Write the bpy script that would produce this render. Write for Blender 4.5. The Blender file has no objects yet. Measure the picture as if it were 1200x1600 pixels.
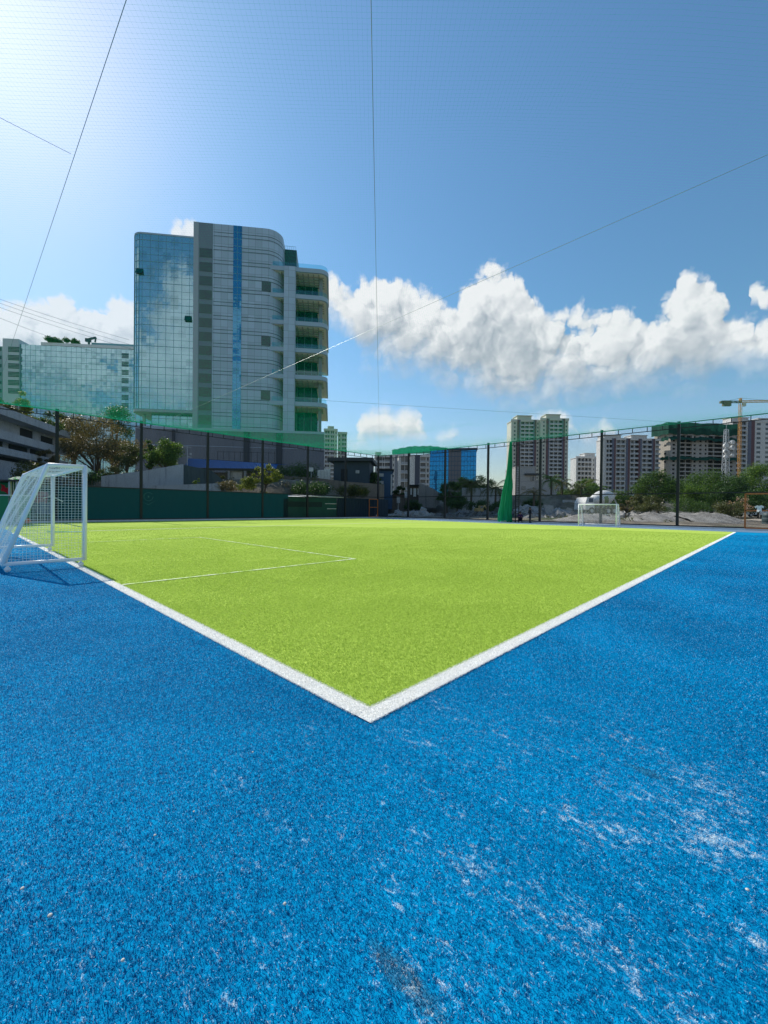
import bpy, math, random
from math import radians as RAD, sin, cos, pi
from mathutils import Vector, Matrix
random.seed(7)
C = bpy.context.scene.collection
sc = bpy.context.scene

# ------------------------------------------------------------------ camera model
FPX = 640.0
YAW = RAD(43.67); ROLL = RAD(0.62); PITCH = math.atan(6.5/640)
F0 = Vector((cos(YAW), sin(YAW), 0)); R0 = Vector((sin(YAW), -cos(YAW), 0)); ZU = Vector((0, 0, 1))
FW = cos(PITCH)*F0 - sin(PITCH)*ZU; UP = cos(PITCH)*ZU + sin(PITCH)*F0
CX = cos(ROLL)*R0 + sin(ROLL)*UP; CY = -sin(ROLL)*R0 + cos(ROLL)*UP
CAM = Vector((-1.59, -1.61, 1.2))
def ray(px, py): return CX*((px-600)/FPX) + CY*((800-py)/FPX) + FW
def at(px, py, dep):
    d = ray(px, py); return CAM + d*(dep/d.dot(F0))
def hor(px): return 793.5 + .0108*(px-600)
def gp(px, dep, z=0.0):
    p = at(px, hor(px), dep); p.z = z; return p
def zat(px, py, dep): return at(px, py, dep).z
def plane(px, py, ax, val):
    d = ray(px, py); return CAM + d*((val-CAM[ax])/d[ax])
cam = bpy.data.cameras.new('camera'); co = bpy.data.objects.new('camera', cam); C.objects.link(co)
M = Matrix((CX, CY, -FW)).transposed().to_4x4(); M.translation = CAM
co.matrix_world = M
cam.sensor_fit = 'VERTICAL'; cam.sensor_height = 36; cam.sensor_width = 27; cam.lens = FPX/1600*36
cam.clip_start = .05; cam.clip_end = 9000
sc.camera = co
sc.view_settings.view_transform = 'Standard'; sc.view_settings.look = 'None'
sc.view_settings.gamma = 1; sc.view_settings.exposure = 0.12
sc.render.resolution_x = 768; sc.render.resolution_y = 1024

# ------------------------------------------------------------------ node helpers
class NT:
    def __init__(s, tree): s.t = tree; s.n = tree.nodes; s.l = tree.links
    def put(s, sock, v):
        if isinstance(v, bpy.types.NodeSocket): s.l.new(v, sock)
        elif v is not None: sock.default_value = v
    def new(s, typ, **kw):
        n = s.n.new(typ)
        for k, v in kw.items(): setattr(n, k, v)
        return n
    def m(s, op, a, b=None, c=None, clamp=False):
        n = s.new('ShaderNodeMath', operation=op, use_clamp=clamp)
        s.put(n.inputs[0], a); s.put(n.inputs[1], b); s.put(n.inputs[2], c)
        return n.outputs[0]
    def vm(s, op, a, b=None, scale=None):
        n = s.new('ShaderNodeVectorMath', operation=op)
        s.put(n.inputs[0], a); s.put(n.inputs[1], b)
        if scale is not None: s.put(n.inputs['Scale'], scale)
        return n.outputs['Value'] if op in ('DOT_PRODUCT', 'LENGTH') else n.outputs[0]
    def xyz(s, x=0.0, y=0.0, z=0.0):
        n = s.new('ShaderNodeCombineXYZ'); s.put(n.inputs[0], x); s.put(n.inputs[1], y); s.put(n.inputs[2], z); return n.outputs[0]
    def sep(s, v):
        n = s.new('ShaderNodeSeparateXYZ'); s.put(n.inputs[0], v); return n.outputs
    def noise(s, vec, scale=1.0, detail=2.0, rough=.5, dim='3D', color=False, dist=0.0):
        n = s.new('ShaderNodeTexNoise', noise_dimensions=dim)
        s.put(n.inputs['Vector'], vec); s.put(n.inputs['Scale'], scale); s.put(n.inputs['Detail'], detail)
        s.put(n.inputs['Roughness'], rough); s.put(n.inputs['Distortion'], dist)
        return n.outputs['Color'] if color else n.outputs['Fac']
    def voro(s, vec, scale=1.0, detail=0.0, rough=.5, dim='3D', feature='F1', smooth=None):
        n = s.new('ShaderNodeTexVoronoi', voronoi_dimensions=dim, feature=feature)
        s.put(n.inputs['Vector'], vec); s.put(n.inputs['Scale'], scale)
        s.put(n.inputs['Detail'], detail); s.put(n.inputs['Roughness'], rough)
        if smooth is not None: s.put(n.inputs['Smoothness'], smooth)
        return n.outputs['Distance']
    def ramp(s, fac, lo, hi, a=0.0, b=1.0, smooth=True):
        n = s.new('ShaderNodeMapRange', interpolation_type='SMOOTHSTEP' if smooth else 'LINEAR')
        s.put(n.inputs[0], fac); s.put(n.inputs[1], lo); s.put(n.inputs[2], hi); s.put(n.inputs[3], a); s.put(n.inputs[4], b)
        return n.outputs[0]
    def mix(s, fac, a, b, blend='MIX'):
        n = s.new('ShaderNodeMix', data_type='RGBA', blend_type=blend)
        s.put(n.inputs[0], fac)
        for sock, v in ((n.inputs[6], a), (n.inputs[7], b)):
            if isinstance(v, (tuple, list)): v = (*v[:3], 1.0)
            s.put(sock, v)
        return n.outputs[2]
    def curve(s, fac, pts):
        n = s.new('ShaderNodeFloatCurve'); c = n.mapping.curves[0]
        s.put(n.inputs['Value'], fac)
        while len(c.points) > 2: c.points.remove(c.points[1])
        c.points[0].location = pts[0]; c.points[1].location = pts[-1]
        for p in pts[1:-1]: c.points.new(*p)
        for p in c.points: p.handle_type = 'VECTOR'
        n.mapping.update(); return n.outputs[0]

def newmat(name):
    m = bpy.data.materials.new(name); m.use_nodes = True
    t = NT(m.node_tree); t.n.clear()
    out = t.new('ShaderNodeOutputMaterial'); return m, t, out
def principled(t, color, rough=.6, metal=0.0, spec=.4, normal=None):
    b = t.new('ShaderNodeBsdfPrincipled')
    t.put(b.inputs['Base Color'], (*color[:3], 1) if isinstance(color, (tuple, list)) else color)
    t.put(b.inputs['Roughness'], rough); t.put(b.inputs['Metallic'], metal); t.put(b.inputs['Specular IOR Level'], spec)
    if normal is not None: t.put(b.inputs['Normal'], normal)
    return b.outputs[0]
def objvec(t): return t.new('ShaderNodeTexCoord').outputs['Object']
def pm(name, col, rough=.65, var=.12, scale=2.0, metal=0.0, spec=.35, bump=0.0, bscale=None, stain=0.0):
    """painted / mineral surface with uneven colour, optional vertical rain stains and bump"""
    m, t, out = newmat(name); v = objvec(t)
    n1 = t.noise(v, scale, 5, .6); n2 = t.noise(v, scale*.17, 3)
    f = t.m('ADD', t.m('MULTIPLY', t.m('SUBTRACT', n1, .5), var*2), t.m('MULTIPLY', t.m('SUBTRACT', n2, .5), var*2))
    if stain:
        sv = t.vm('MULTIPLY', v, (1.6, 1.6, .12)); st = t.ramp(t.noise(sv, 1.5, 4, .6), .5, .75)
        f = t.m('SUBTRACT', f, t.m('MULTIPLY', st, stain))
    f = t.m('ADD', f, 1.0)
    hv = t.new('ShaderNodeHueSaturation'); t.put(hv.inputs['Color'], (*col[:3], 1)); t.put(hv.inputs['Value'], f)
    nrm = None
    if bump:
        b = t.new('ShaderNodeBump'); t.put(b.inputs['Strength'], bump); t.put(b.inputs['Distance'], .05)
        t.put(b.inputs['Height'], t.noise(v, bscale or scale*4, 5, .6)); nrm = b.outputs[0]
    t.l.new(principled(t, hv.outputs[0], rough, metal, spec, nrm), out.inputs[0])
    return m
def leafmat(name, a, b, trans=.35, gloss=.25):
    m, t, out = newmat(name)
    g = t.new('ShaderNodeNewGeometry'); r = g.outputs['Random Per Island']
    n = t.noise(g.outputs['Position'], .35, 3)
    f = t.m('ADD', t.m('MULTIPLY', r, .6), t.m('MULTIPLY', t.m('SUBTRACT', n, .3), .9), clamp=True)
    c = t.mix(f, a, b)
    pr = principled(t, c, .45, 0, gloss)
    tr = t.new('ShaderNodeBsdfTranslucent'); t.put(tr.inputs[0], t.mix(1.0, c, (1.0, 1.0, .45), 'MULTIPLY'))
    mx = t.new('ShaderNodeMixShader'); t.put(mx.inputs[0], trans); t.l.new(pr, mx.inputs[1]); t.l.new(tr.outputs[0], mx.inputs[2])
    t.l.new(mx.outputs[0], out.inputs[0]); return m
def panelmat(name, col, w_, h_, var=.10, rough=.4, gap=.035):
    """cladding sheets: every sheet a slightly different tone, fine joints, faint rain streaks"""
    m, t, out = newmat(name); v = objvec(t); sp = t.sep(v)
    br = t.new('ShaderNodeTexBrick', offset=.0); t.put(br.inputs['Vector'], t.xyz(t.m('ADD', sp[0], t.m('MULTIPLY', sp[1], .7)), sp[2], 0.0)); t.put(br.inputs['Scale'], 1.0)
    t.put(br.inputs['Brick Width'], w_); t.put(br.inputs['Row Height'], h_); t.put(br.inputs['Mortar Size'], gap); t.put(br.inputs['Mortar Smooth'], .2)
    t.put(br.inputs['Color1'], (*[x*(1-var) for x in col], 1)); t.put(br.inputs['Color2'], (*[min(1, x*(1+var)) for x in col], 1)); t.put(br.inputs['Mortar'], (*[x*.5 for x in col], 1))
    st = t.ramp(t.noise(t.vm('MULTIPLY', v, (.9, .9, .05)), 1.0, 5, .65), .48, .75)
    c = t.mix(t.m('MULTIPLY', st, .16), br.outputs['Color'], tuple(x*.45 for x in col))
    t.l.new(principled(t, c, rough, 0, .5), out.inputs[0]); return m
def clothmat(name, a, trans=.4, var=.2, scale=6):
    m, t, out = newmat(name)
    n = t.noise(objvec(t), scale, 4, .6); c = t.mix(n, tuple(x*(1-var) for x in a), tuple(min(1, x*(1+var)) for x in a))
    pr = principled(t, c, .7, 0, .2)
    tr = t.new('ShaderNodeBsdfTranslucent'); t.put(tr.inputs[0], c)
    mx = t.new('ShaderNodeMixShader'); t.put(mx.inputs[0], trans); t.l.new(pr, mx.inputs[1]); t.l.new(tr.outputs[0], mx.inputs[2])
    t.l.new(mx.outputs[0], out.inputs[0]); return m
def glassmat(name, tint, body, refl=.6, wave=.02, wscale=.6, rough=.02, pane=(1.63, 1.52, .012)):
    """coated facade glass: a mirror-like coat over a dark body, panes slightly out of true"""
    m, t, out = newmat(name); v = objvec(t)
    b = t.new('ShaderNodeBump'); t.put(b.inputs['Strength'], wave); t.put(b.inputs['Distance'], 1.0)
    t.put(b.inputs['Height'], t.noise(v, wscale, 2))
    sp = t.sep(v); wn = t.new('ShaderNodeTexWhiteNoise', noise_dimensions='3D')      # every pane sits a little differently
    t.put(wn.inputs['Vector'], t.xyz(t.m('FLOOR', t.m('DIVIDE', sp[0], pane[0])), t.m('FLOOR', t.m('DIVIDE', sp[1], 3.0)), t.m('FLOOR', t.m('DIVIDE', sp[2], pane[1]))))
    tilt = t.vm('SCALE', t.vm('SUBTRACT', wn.outputs['Color'], (.5, .5, .5)), None, pane[2])
    nrm = t.vm('NORMALIZE', t.vm('ADD', b.outputs[0], tilt))
    gl = t.new('ShaderNodeBsdfGlossy'); t.put(gl.inputs[0], t.mix(t.m('POWER', wn.outputs['Value'], 3.0), tint, tuple(x*.72 for x in tint))); t.put(gl.inputs['Roughness'], rough); t.put(gl.inputs['Normal'], nrm)
    df = t.new('ShaderNodeBsdfDiffuse'); t.put(df.inputs[0], t.mix(t.noise(v, .5, 3), tuple(x*.7 for x in body), tuple(x*1.3 for x in body)))
    mx = t.new('ShaderNodeMixShader'); t.put(mx.inputs[0], refl); t.l.new(df.outputs[0], mx.inputs[1]); t.l.new(gl.outputs[0], mx.inputs[2])
    t.l.new(mx.outputs[0], out.inputs[0]); return m

# ------------------------------------------------------------------ mesh helper
class MB:
    def __init__(s): s.v = []; s.f = []; s.mi = []
    def face(s, pts, mi=0):
        k = len(s.v); s.v += [tuple(p) for p in pts]; s.f.append(tuple(range(k, k+len(pts)))); s.mi.append(mi); return s
    def box(s, x0, x1, y0, y1, z0, z1, mi=0):
        k = len(s.v)
        s.v += [(x0,y0,z0),(x1,y0,z0),(x1,y1,z0),(x0,y1,z0),(x0,y0,z1),(x1,y0,z1),(x1,y1,z1),(x0,y1,z1)]
        for q in ((0,3,2,1),(4,5,6,7),(0,1,5,4),(1,2,6,5),(2,3,7,6),(3,0,4,7)):
            s.f.append(tuple(k+i for i in q)); s.mi.append(mi)
        return s
    def bar(s, p0, p1, w, h=None, mi=0, up=ZU):
        p0 = Vector(p0); p1 = Vector(p1); h = h or w; d = (p1-p0).normalized()
        u = Vector(up)
        if abs(d.dot(u)) > .95: u = Vector((1, 0, 0))
        a = d.cross(u).normalized(); b = a.cross(d).normalized(); a = a*w/2; b = b*h/2; k = len(s.v)
        for p in (p0, p1): s.v += [tuple(p-a-b), tuple(p+a-b), tuple(p+a+b), tuple(p-a+b)]
        for q in ((0,1,2,3),(7,6,5,4),(0,4,5,1),(1,5,6,2),(2,6,7,3),(3,7,4,0)):
            s.f.append(tuple(k+i for i in q)); s.mi.append(mi)
        return s
    def tube(s, pts, r, n=8, mi=0, caps=True):
        pts = [Vector(p) for p in pts]; rs = r if isinstance(r, (list, tuple)) else [r]*len(pts); k = len(s.v)
        d = (pts[1]-pts[0]).normalized(); u = Vector((0,0,1)) if abs(d.z) < .9 else Vector((1,0,0)); a = d.cross(u).normalized()
        for i, p in enumerate(pts):
            if 0 < i < len(pts)-1: d = ((pts[i+1]-p).normalized() + (p-pts[i-1]).normalized()).normalized()
            elif i: d = (p-pts[i-1]).normalized()
            a = (a - d*a.dot(d)).normalized(); b = d.cross(a)
            for j in range(n):
                t = 2*pi*j/n; s.v.append(tuple(p + (a*cos(t) + b*sin(t))*rs[i]))
        for i in range(len(pts)-1):
            for j in range(n):
                j2 = (j+1) % n; s.f.append((k+i*n+j, k+i*n+j2, k+(i+1)*n+j2, k+(i+1)*n+j)); s.mi.append(mi)
        if caps and n > 2:
            s.f.append(tuple(k+j for j in range(n-1, -1, -1))); s.mi.append(mi)
            s.f.append(tuple(k+(len(pts)-1)*n+j for j in range(n))); s.mi.append(mi)
        return s
    def prism(s, poly, z0, z1, mi=0, cap=True):
        k = len(s.v); n = len(poly)
        s.v += [(x, y, z0) for x, y in poly] + [(x, y, z1) for x, y in poly]
        for i in range(n):
            j = (i+1) % n; s.f.append((k+i, k+j, k+n+j, k+n+i)); s.mi.append(mi)
        if cap:
            s.f.append(tuple(k+n+i for i in range(n))); s.mi.append(mi)
            s.f.append(tuple(k+i for i in range(n-1, -1, -1))); s.mi.append(mi)
        return s
    def lathe(s, prof, n=16, c=(0, 0, 0), mi=0):
        k = len(s.v)
        for r, z in prof:
            for j in range(n):
                t = 2*pi*j/n; s.v.append((c[0]+r*cos(t), c[1]+r*sin(t), c[2]+z))
        for i in range(len(prof)-1):
            for j in range(n):
                j2 = (j+1) % n; s.f.append((k+i*n+j, k+i*n+j2, k+(i+1)*n+j2, k+(i+1)*n+j)); s.mi.append(mi)
        return s
    def build(s, name, mats, parent=None, loc=None, smooth=False):
        me = bpy.data.meshes.new(name)
        v = s.v
        if loc is not None:
            L = Vector(loc); v = [(x-L.x, y-L.y, z-L.z) for x, y, z in v]
        me.from_pydata(v, [], s.f)
        if not isinstance(mats, (list, tuple)): mats = [mats]
        for m in mats: me.materials.append(m)
        if len(mats) > 1: me.polygons.foreach_set('material_index', s.mi)
        if smooth: me.polygons.foreach_set('use_smooth', [True]*len(s.f))
        me.update()
        o = bpy.data.objects.new(name, me); C.objects.link(o)
        if parent is not None: o.parent = parent
        if loc is not None: o.location = loc
        return o
def tag(o, label, cat, group=None, kind=None):
    if label: o['label'] = label
    if cat: o['category'] = cat
    if group: o['group'] = group
    if kind: o['kind'] = kind
    return o
def struct(o, kind='structure'): o['kind'] = kind; return o
def empty(name, label, cat, loc=(0,0,0), rz=0.0, group=None):
    o = bpy.data.objects.new(name, None); o.empty_display_size = .3; C.objects.link(o)
    o.location = loc; o.rotation_euler = (0, 0, rz); return tag(o, label, cat, group)
def clone(o, parent=None, loc=None):
    c = o.copy(); C.objects.link(c)
    if parent is not None: c.parent = parent
    if loc is not None: c.location = loc
    return c

# ------------------------------------------------------------------ sky, clouds and sun
SUN_EL = 42.6
w = bpy.data.worlds.new('World'); sc.world = w; w.use_nodes = True
t = NT(w.node_tree); t.n.clear()
sky = t.new('ShaderNodeTexSky', sky_type='NISHITA', sun_disc=False)
sky.sun_elevation = RAD(SUN_EL); sky.sun_rotation = RAD(0); sky.altitude = 0
sky.air_density = 1.4; sky.dust_density = .48; sky.ozone_density = 6.0
dv = t.new('ShaderNodeTexCoord').outputs['Generated']
DEG = 180/pi
az = t.m('MULTIPLY', t.m('ARCTAN2', t.vm('DOT_PRODUCT', dv, tuple(R0)), t.vm('DOT_PRODUCT', dv, tuple(F0))), DEG)
el = t.m('MULTIPLY', t.m('ARCSINE', t.sep(dv)[2]), DEG)
def azel(px, py):
    d = ray(px, py).normalized()
    return math.degrees(math.atan2(d.dot(R0), d.dot(F0))), math.degrees(math.asin(d.z))
def prof(pts, default):
    """traced outline -> curve over azimuth -50..50 (value = elevation/50)"""
    q = sorted(azel(*p) for p in pts); out = [(0.0, q[0][1]/50 if default is None else default)]
    if default is not None: out.append((max(.001, (q[0][0]-.05+50)/100), default))
    for a, e in q: out.append((min(max((a+50)/100, .002), .999), max(0, e/50)))
    out2 = [out[0]]
    for p in out[1:]:
        if p[0] > out2[-1][0] + 1e-4: out2.append(p)
    if default is not None: out2.append((min(.9985, out2[-1][0]+.0005), default))
    out2.append((1.0, out2[-1][1])); return out2
topA = [(-60,480),(0,474),(20,478),(40,466),(60,459),(92,461),(108,467),(120,482),(135,492),(147,486),(160,468),(175,462),(195,468),(230,490),(300,520),(400,520),(440,480),(480,440),
        (510,434),(525,446),(545,458),(558,440),(574,429),(586,440),(600,425),(625,434),(645,449),(656,460),(672,461),(681,461),(690,476),(700,478),(712,468),(725,453),(736,438),(746,426),(757,416),(766,412),(776,416),(790,426),(815,426),(828,438),(834,455),(840,480),(852,494),(862,503),(868,498),(876,486),(890,481),(905,484),(926,490),(934,500),(942,500),(956,489),(980,483),(1000,489),(1020,501),(1034,492),(1044,475),(1049,445),(1060,432),(1085,420),(1105,429),(1125,440),(1136,455),(1139,472),(1134,505),(1139,522),(1147,504),(1162,498),(1186,502),(1210,512),(1300,500),(1400,470)]
botA = [(-60,600),(0,620),(200,620),(300,620),(400,600),(500,500),(512,498),(530,525),(552,540),(562,572),(580,578),(622,580),(660,590),(700,608),(740,614),(770,628),(800,640),(850,634),(900,626),(940,626),(1000,614),(1050,611),(1100,604),(1150,594),(1200,582),(1300,570)]
topB = [(450,700),(556,690),(566,645),(580,636),(600,633),(615,642),(630,636),(652,638),(658,660),(672,690),(690,678),(708,668),(718,674),(735,690),(780,690),(815,668),(825,648),(850,642),(880,640),(898,655),(905,672),(935,668),(945,656),(955,668),(970,690),(1000,700),(1030,690),(1060,695),(1100,700)]
botB = [(450,698),(550,700),(600,688),(660,692),(720,698),(800,692),(830,668),(870,676),(910,690),(960,690),(1000,705),(1100,705)]
topD = [(225,372),(236,360),(262,354),(290,350),(310,360)]
botD = [(225,372),(250,368),(290,372),(310,362)]
topE = [(1166,470),(1173,452),(1186,446),(1200,444),(1230,440),(1290,470)]
botE = [(1166,470),(1186,462),(1198,480),(1290,475)]
gen = None
def density(az_, el_):
    v = t.xyz(az_, el_, 0.0)
    wc = t.sep(t.noise(v, .30, 3, .6, '2D', True))
    a2 = t.m('ADD', az_, t.m('MULTIPLY', t.m('SUBTRACT', wc[0], .5), 2.6))
    e2 = t.m('ADD', el_, t.m('MULTIPLY', t.m('SUBTRACT', wc[1], .5), 2.2))
    u = t.m('MULTIPLY', t.m('ADD', a2, 50.0), .01)
    e50 = t.m('MULTIPLY', e2, .02)
    res = None; under = None; diff = None
    for tp, bt, sb in ((topA, botA, .45), (topB, botB, .8), (topD, botD, 1.0), (topE, botE, 1.0)):
        pt_ = prof(tp, 0.0 if tp is not topA else None)
        tv = t.curve(u, pt_) if tp is not topA else t.m('ADD', t.m('MULTIPLY', t.curve(u, pt_), .5), t.m('MULTIPLY', t.m('ADD', t.curve(t.m('ADD', u, .008), pt_), t.curve(t.m('SUBTRACT', u, .008), pt_)), .25))
        d1 = t.m('MULTIPLY', t.m('SUBTRACT', tv, e50), 50.0)
        d2 = t.m('MULTIPLY', t.m('SUBTRACT', e50, t.curve(u, prof(bt, 1.0 if tp is not topA else None))), 50.0*sb)
        if diff is None: diff = t.m('SUBTRACT', d2, d1)
        d = t.m('MINIMUM', d1, d2)
        res0 = res if res is not None else d
        res = d if res is None else t.m('MAXIMUM', res, d)
        under = d1 if under is None else t.m('ADD', t.m('MULTIPLY', under, t.m('GREATER_THAN', res0, d)), t.m('MULTIPLY', d1, t.m('LESS_THAN', res0, d)))
    # general cumulus behind the camera (it shows in the facade glass)
    far = t.ramp(t.m('ABSOLUTE', az_), 56, 75)
    nb = t.m('MULTIPLY', t.m('SUBTRACT', t.noise(t.vm('MULTIPLY', v, (.045, .09, 1)), 1.0, 4, .55, '2D'), .44), 26.0)
    bb = t.m('MINIMUM', t.m('SUBTRACT', nb, t.ramp(el_, 12, 34, 0, 7)), t.m('SUBTRACT', el_, 1.0))
    res = t.m('ADD', t.m('MULTIPLY', res, t.m('SUBTRACT', 1.0, far)), t.m('MULTIPLY', bb, far))
    pv = t.xyz(a2, e2, 0.0)
    puff = None
    for s_, a_ in ((.20, 3.4), (.46, 1.9), (1.05, .85)):
        dd = t.voro(pv, s_, 0, .5, '2D', 'F1'); h_ = t.m('MULTIPLY', t.m('SUBTRACT', t.m('SQRT', t.m('MAXIMUM', t.m('SUBTRACT', .60, t.m('MULTIPLY', dd, dd)), .0)), .56), a_)
        puff = h_ if puff is None else t.m('ADD', puff, h_)
    fb = t.m('SUBTRACT', t.noise(v, 1.0, 5, .58, '2D'), .5)
    amp = t.ramp(diff, -3.0, 1.5, .38, 1.0)
    nz = t.m('MULTIPLY', t.m('ADD', puff, t.m('MULTIPLY', fb, 1.1)), amp)
    return t.m('ADD', t.m('ADD', res, nz), -.05), res, under, diff, puff
d0, body, under, diff, pf0 = density(az, el)
d1, _b, _u, _d, pf1 = density(t.m('SUBTRACT', az, .8), t.m('ADD', el, .65))
lump = t.m('SUBTRACT', t.noise(t.xyz(az, t.m('MULTIPLY', el, 1.4), 3.0), .30, 3, .6), .5)
edge = t.ramp(d0, t.ramp(diff, -3, 1, -.6, -.25), t.ramp(diff, -3.0, 1.0, 2.2, 1.15))
rel = t.m('SUBTRACT', d0, d1)
thick = t.ramp(under, .6, 8.5)
lit = t.m('ADD', t.m('ADD', t.m('MULTIPLY', rel, .20), t.m('MULTIPLY', t.m('SUBTRACT', pf0, pf1), .16)), t.m('ADD', t.m('SUBTRACT', .92, t.m('MULTIPLY', thick, .66)), t.m('MULTIPLY', lump, .7)), clamp=True)
ccol = t.mix(lit, (3.1, 3.55, 4.1), (6.8, 6.95, 7.1))
low = t.ramp(el, 0.5, 9.0, .25, .98)
leftfade = t.ramp(az, -30, -8, .85, 1.0)
alpha = t.m('MULTIPLY', t.m('MULTIPLY', edge, low), leftfade)
final = t.mix(alpha, t.mix(t.ramp(t.sep(sky.outputs[0])[0], 2.2, 5.5, 1.0, .15), sky.outputs[0], t.mix(1.0, sky.outputs[0], t.mix(t.ramp(el, 3, 26), (1.0, .99, 1.04), (.80, 1.0, 1.03)), 'MULTIPLY')), ccol)
w.cycles.sampling_method = 'MANUAL'; w.cycles.sample_map_resolution = 512
bg = t.new('ShaderNodeBackground'); t.put(bg.inputs[0], final); t.put(bg.inputs[1], .122)
wo = t.new('ShaderNodeOutputWorld'); t.l.new(bg.outputs[0], wo.inputs[0])
sl = bpy.data.lights.new('sun', 'SUN'); sl.energy = 4.6; sl.angle = RAD(.53); sl.color = (1, .95, .87)
so = bpy.data.objects.new('sun', sl); C.objects.link(so)
SUNV = Vector((.0, cos(RAD(SUN_EL)), sin(RAD(SUN_EL))))
so.rotation_euler = SUNV.to_track_quat('Z', 'Y').to_euler(); so.location = (0, 60, 60)
# ------------------------------------------------------------------ ground
YF, XF, HF = 33.0, 33.8, 7.4           # left fence line (y), far fence line (x), fence height
def bump01(x, a, b):
    x = min(max((x-a)/(b-a), 0), 1); return x*x*(3-2*x)
def hsh(x, y):
    return sin(x*1.3+y*.7)*.5 + sin(x*.41-y*1.7+1.3)*.35 + sin(x*2.9+y*2.3+.5)*.15
def terrain(x, y):
    """land outside the fences: a bank behind the left fence, a raised yard beyond the far one"""
    inside = (x < XF+.6 and y < YF+.6)
    if inside: return -.08
    dep = (x-CAM.x)*F0.x + (y-CAM.y)*F0.y
    zl = (1.9*bump01(y, YF+2, YF+7) + 2.6*bump01(dep, 45.5, 49)*bump01(y, YF+3, YF+6))*(1-bump01(x, 30, 37))
    zr = 3.4*bump01(x+.25*y, 58, 66)*bump01(y, 13, 21)
    zf = .25*bump01(max(x-XF, y-YF), .6, 3)
    d = max(x-XF, y-YF)
    return max(zl, zr, zf) + (.12*hsh(x*.6, y*.6) + .05*hsh(x*2.1, y*1.9))*bump01(d, .8, 3)*(1 if d < 120 else 0)
def axis(lo, hi):
    v = [-3000, -1500, -700, -350, -180, -100, -60]; x = lo
    while x <= hi: v.append(x); x += 1.0
    return v + [hi+12, hi+40, hi+100, hi+220, hi+450, hi+900, hi+1800, hi+3500]
xs, ys = axis(-40, 90), axis(-30, 90)
m = MB(); m.v = [(x, y, terrain(x, y)) for y in ys for x in xs]; n = len(xs)
m.f = [(j*n+i, j*n+i+1, (j+1)*n+i+1, (j+1)*n+i) for j in range(len(ys)-1) for i in range(n-1)]
mt, t, out = newmat('dry_earth'); v = objvec(t)
c = t.mix(t.ramp(t.noise(v, .35, 6, .65), .35, .7), (.10, .085, .065), (.30, .26, .20))
c = t.mix(t.ramp(t.noise(v, .16, 4), .5, .68), c, (.06, .085, .035))
b = t.new('ShaderNodeBump'); t.put(b.inputs['Strength'], .7); t.put(b.inputs['Distance'], .15); t.put(b.inputs['Height'], t.noise(v, 2.5, 6, .7))
t.l.new(principled(t, c, .9, 0, .2, b.outputs[0]), out.inputs[0])
struct(m.build('terrain', mt, smooth=True))

# ------------------------------------------------------------------ artificial turf: sheets and fibres
LW = .118                               # white line width
def scuff(t, pos):
    """worn pale streaks running along the goal-line direction, and loose pale specks"""
    s = t.sep(pos)
    st = t.noise(t.vm('MULTIPLY', pos, (42.0, 18.0, 1)), 1.0, 6, .80, dist=.6)
    area = t.noise(t.vm('MULTIPLY', pos, (3.2, 1.8, 1)), 1.0, 4, .68)
    dx = t.m('MULTIPLY', t.m('SUBTRACT', s[0], .10), .62); dy = t.m('MULTIPLY', t.m('ADD', s[1], 1.5), .60)
    g = t.m('POWER', 2.718, t.m('MULTIPLY', t.m('ADD', t.m('MULTIPLY', dx, dx), t.m('MULTIPLY', dy, dy)), -1.0))
    dx2 = t.m('MULTIPLY', t.m('ADD', s[0], 1.6), .6); dy2 = t.m('MULTIPLY', t.m('ADD', s[1], .1), .6)
    g2 = t.m('MULTIPLY', t.m('POWER', 2.718, t.m('MULTIPLY', t.m('ADD', t.m('MULTIPLY', dx2, dx2), t.m('MULTIPLY', dy2, dy2)), -1.0)), .45)
    k = t.m('ADD', t.m('MULTIPLY', area, .74), t.m('ADD', t.m('MULTIPLY', g, .225), t.m('MULTIPLY', g2, .20)))
    f = t.m('ADD', t.m('MULTIPLY', t.m('SUBTRACT', st, .5), 1.15), t.m('SUBTRACT', k, .50))
    return t.ramp(f, .15, .32)
def blue_color(t, pos, rnd):
    big = t.noise(pos, .55, 4, .6); fine = t.noise(pos, 38, 3, .65)
    f = t.m('ADD', t.m('MULTIPLY', t.m('SUBTRACT', fine, .5), 1.1), t.m('MULTIPLY', t.m('SUBTRACT', big, .5), .9))
    f = t.m('ADD', t.m('ADD', f, .42), t.m('MULTIPLY', t.m('SUBTRACT', rnd, .5), 1.1) if rnd is not None else 0.0, clamp=True)
    c = t.mix(f, (.000, .110, .28), (.000, .42, .74))
    return c
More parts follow.
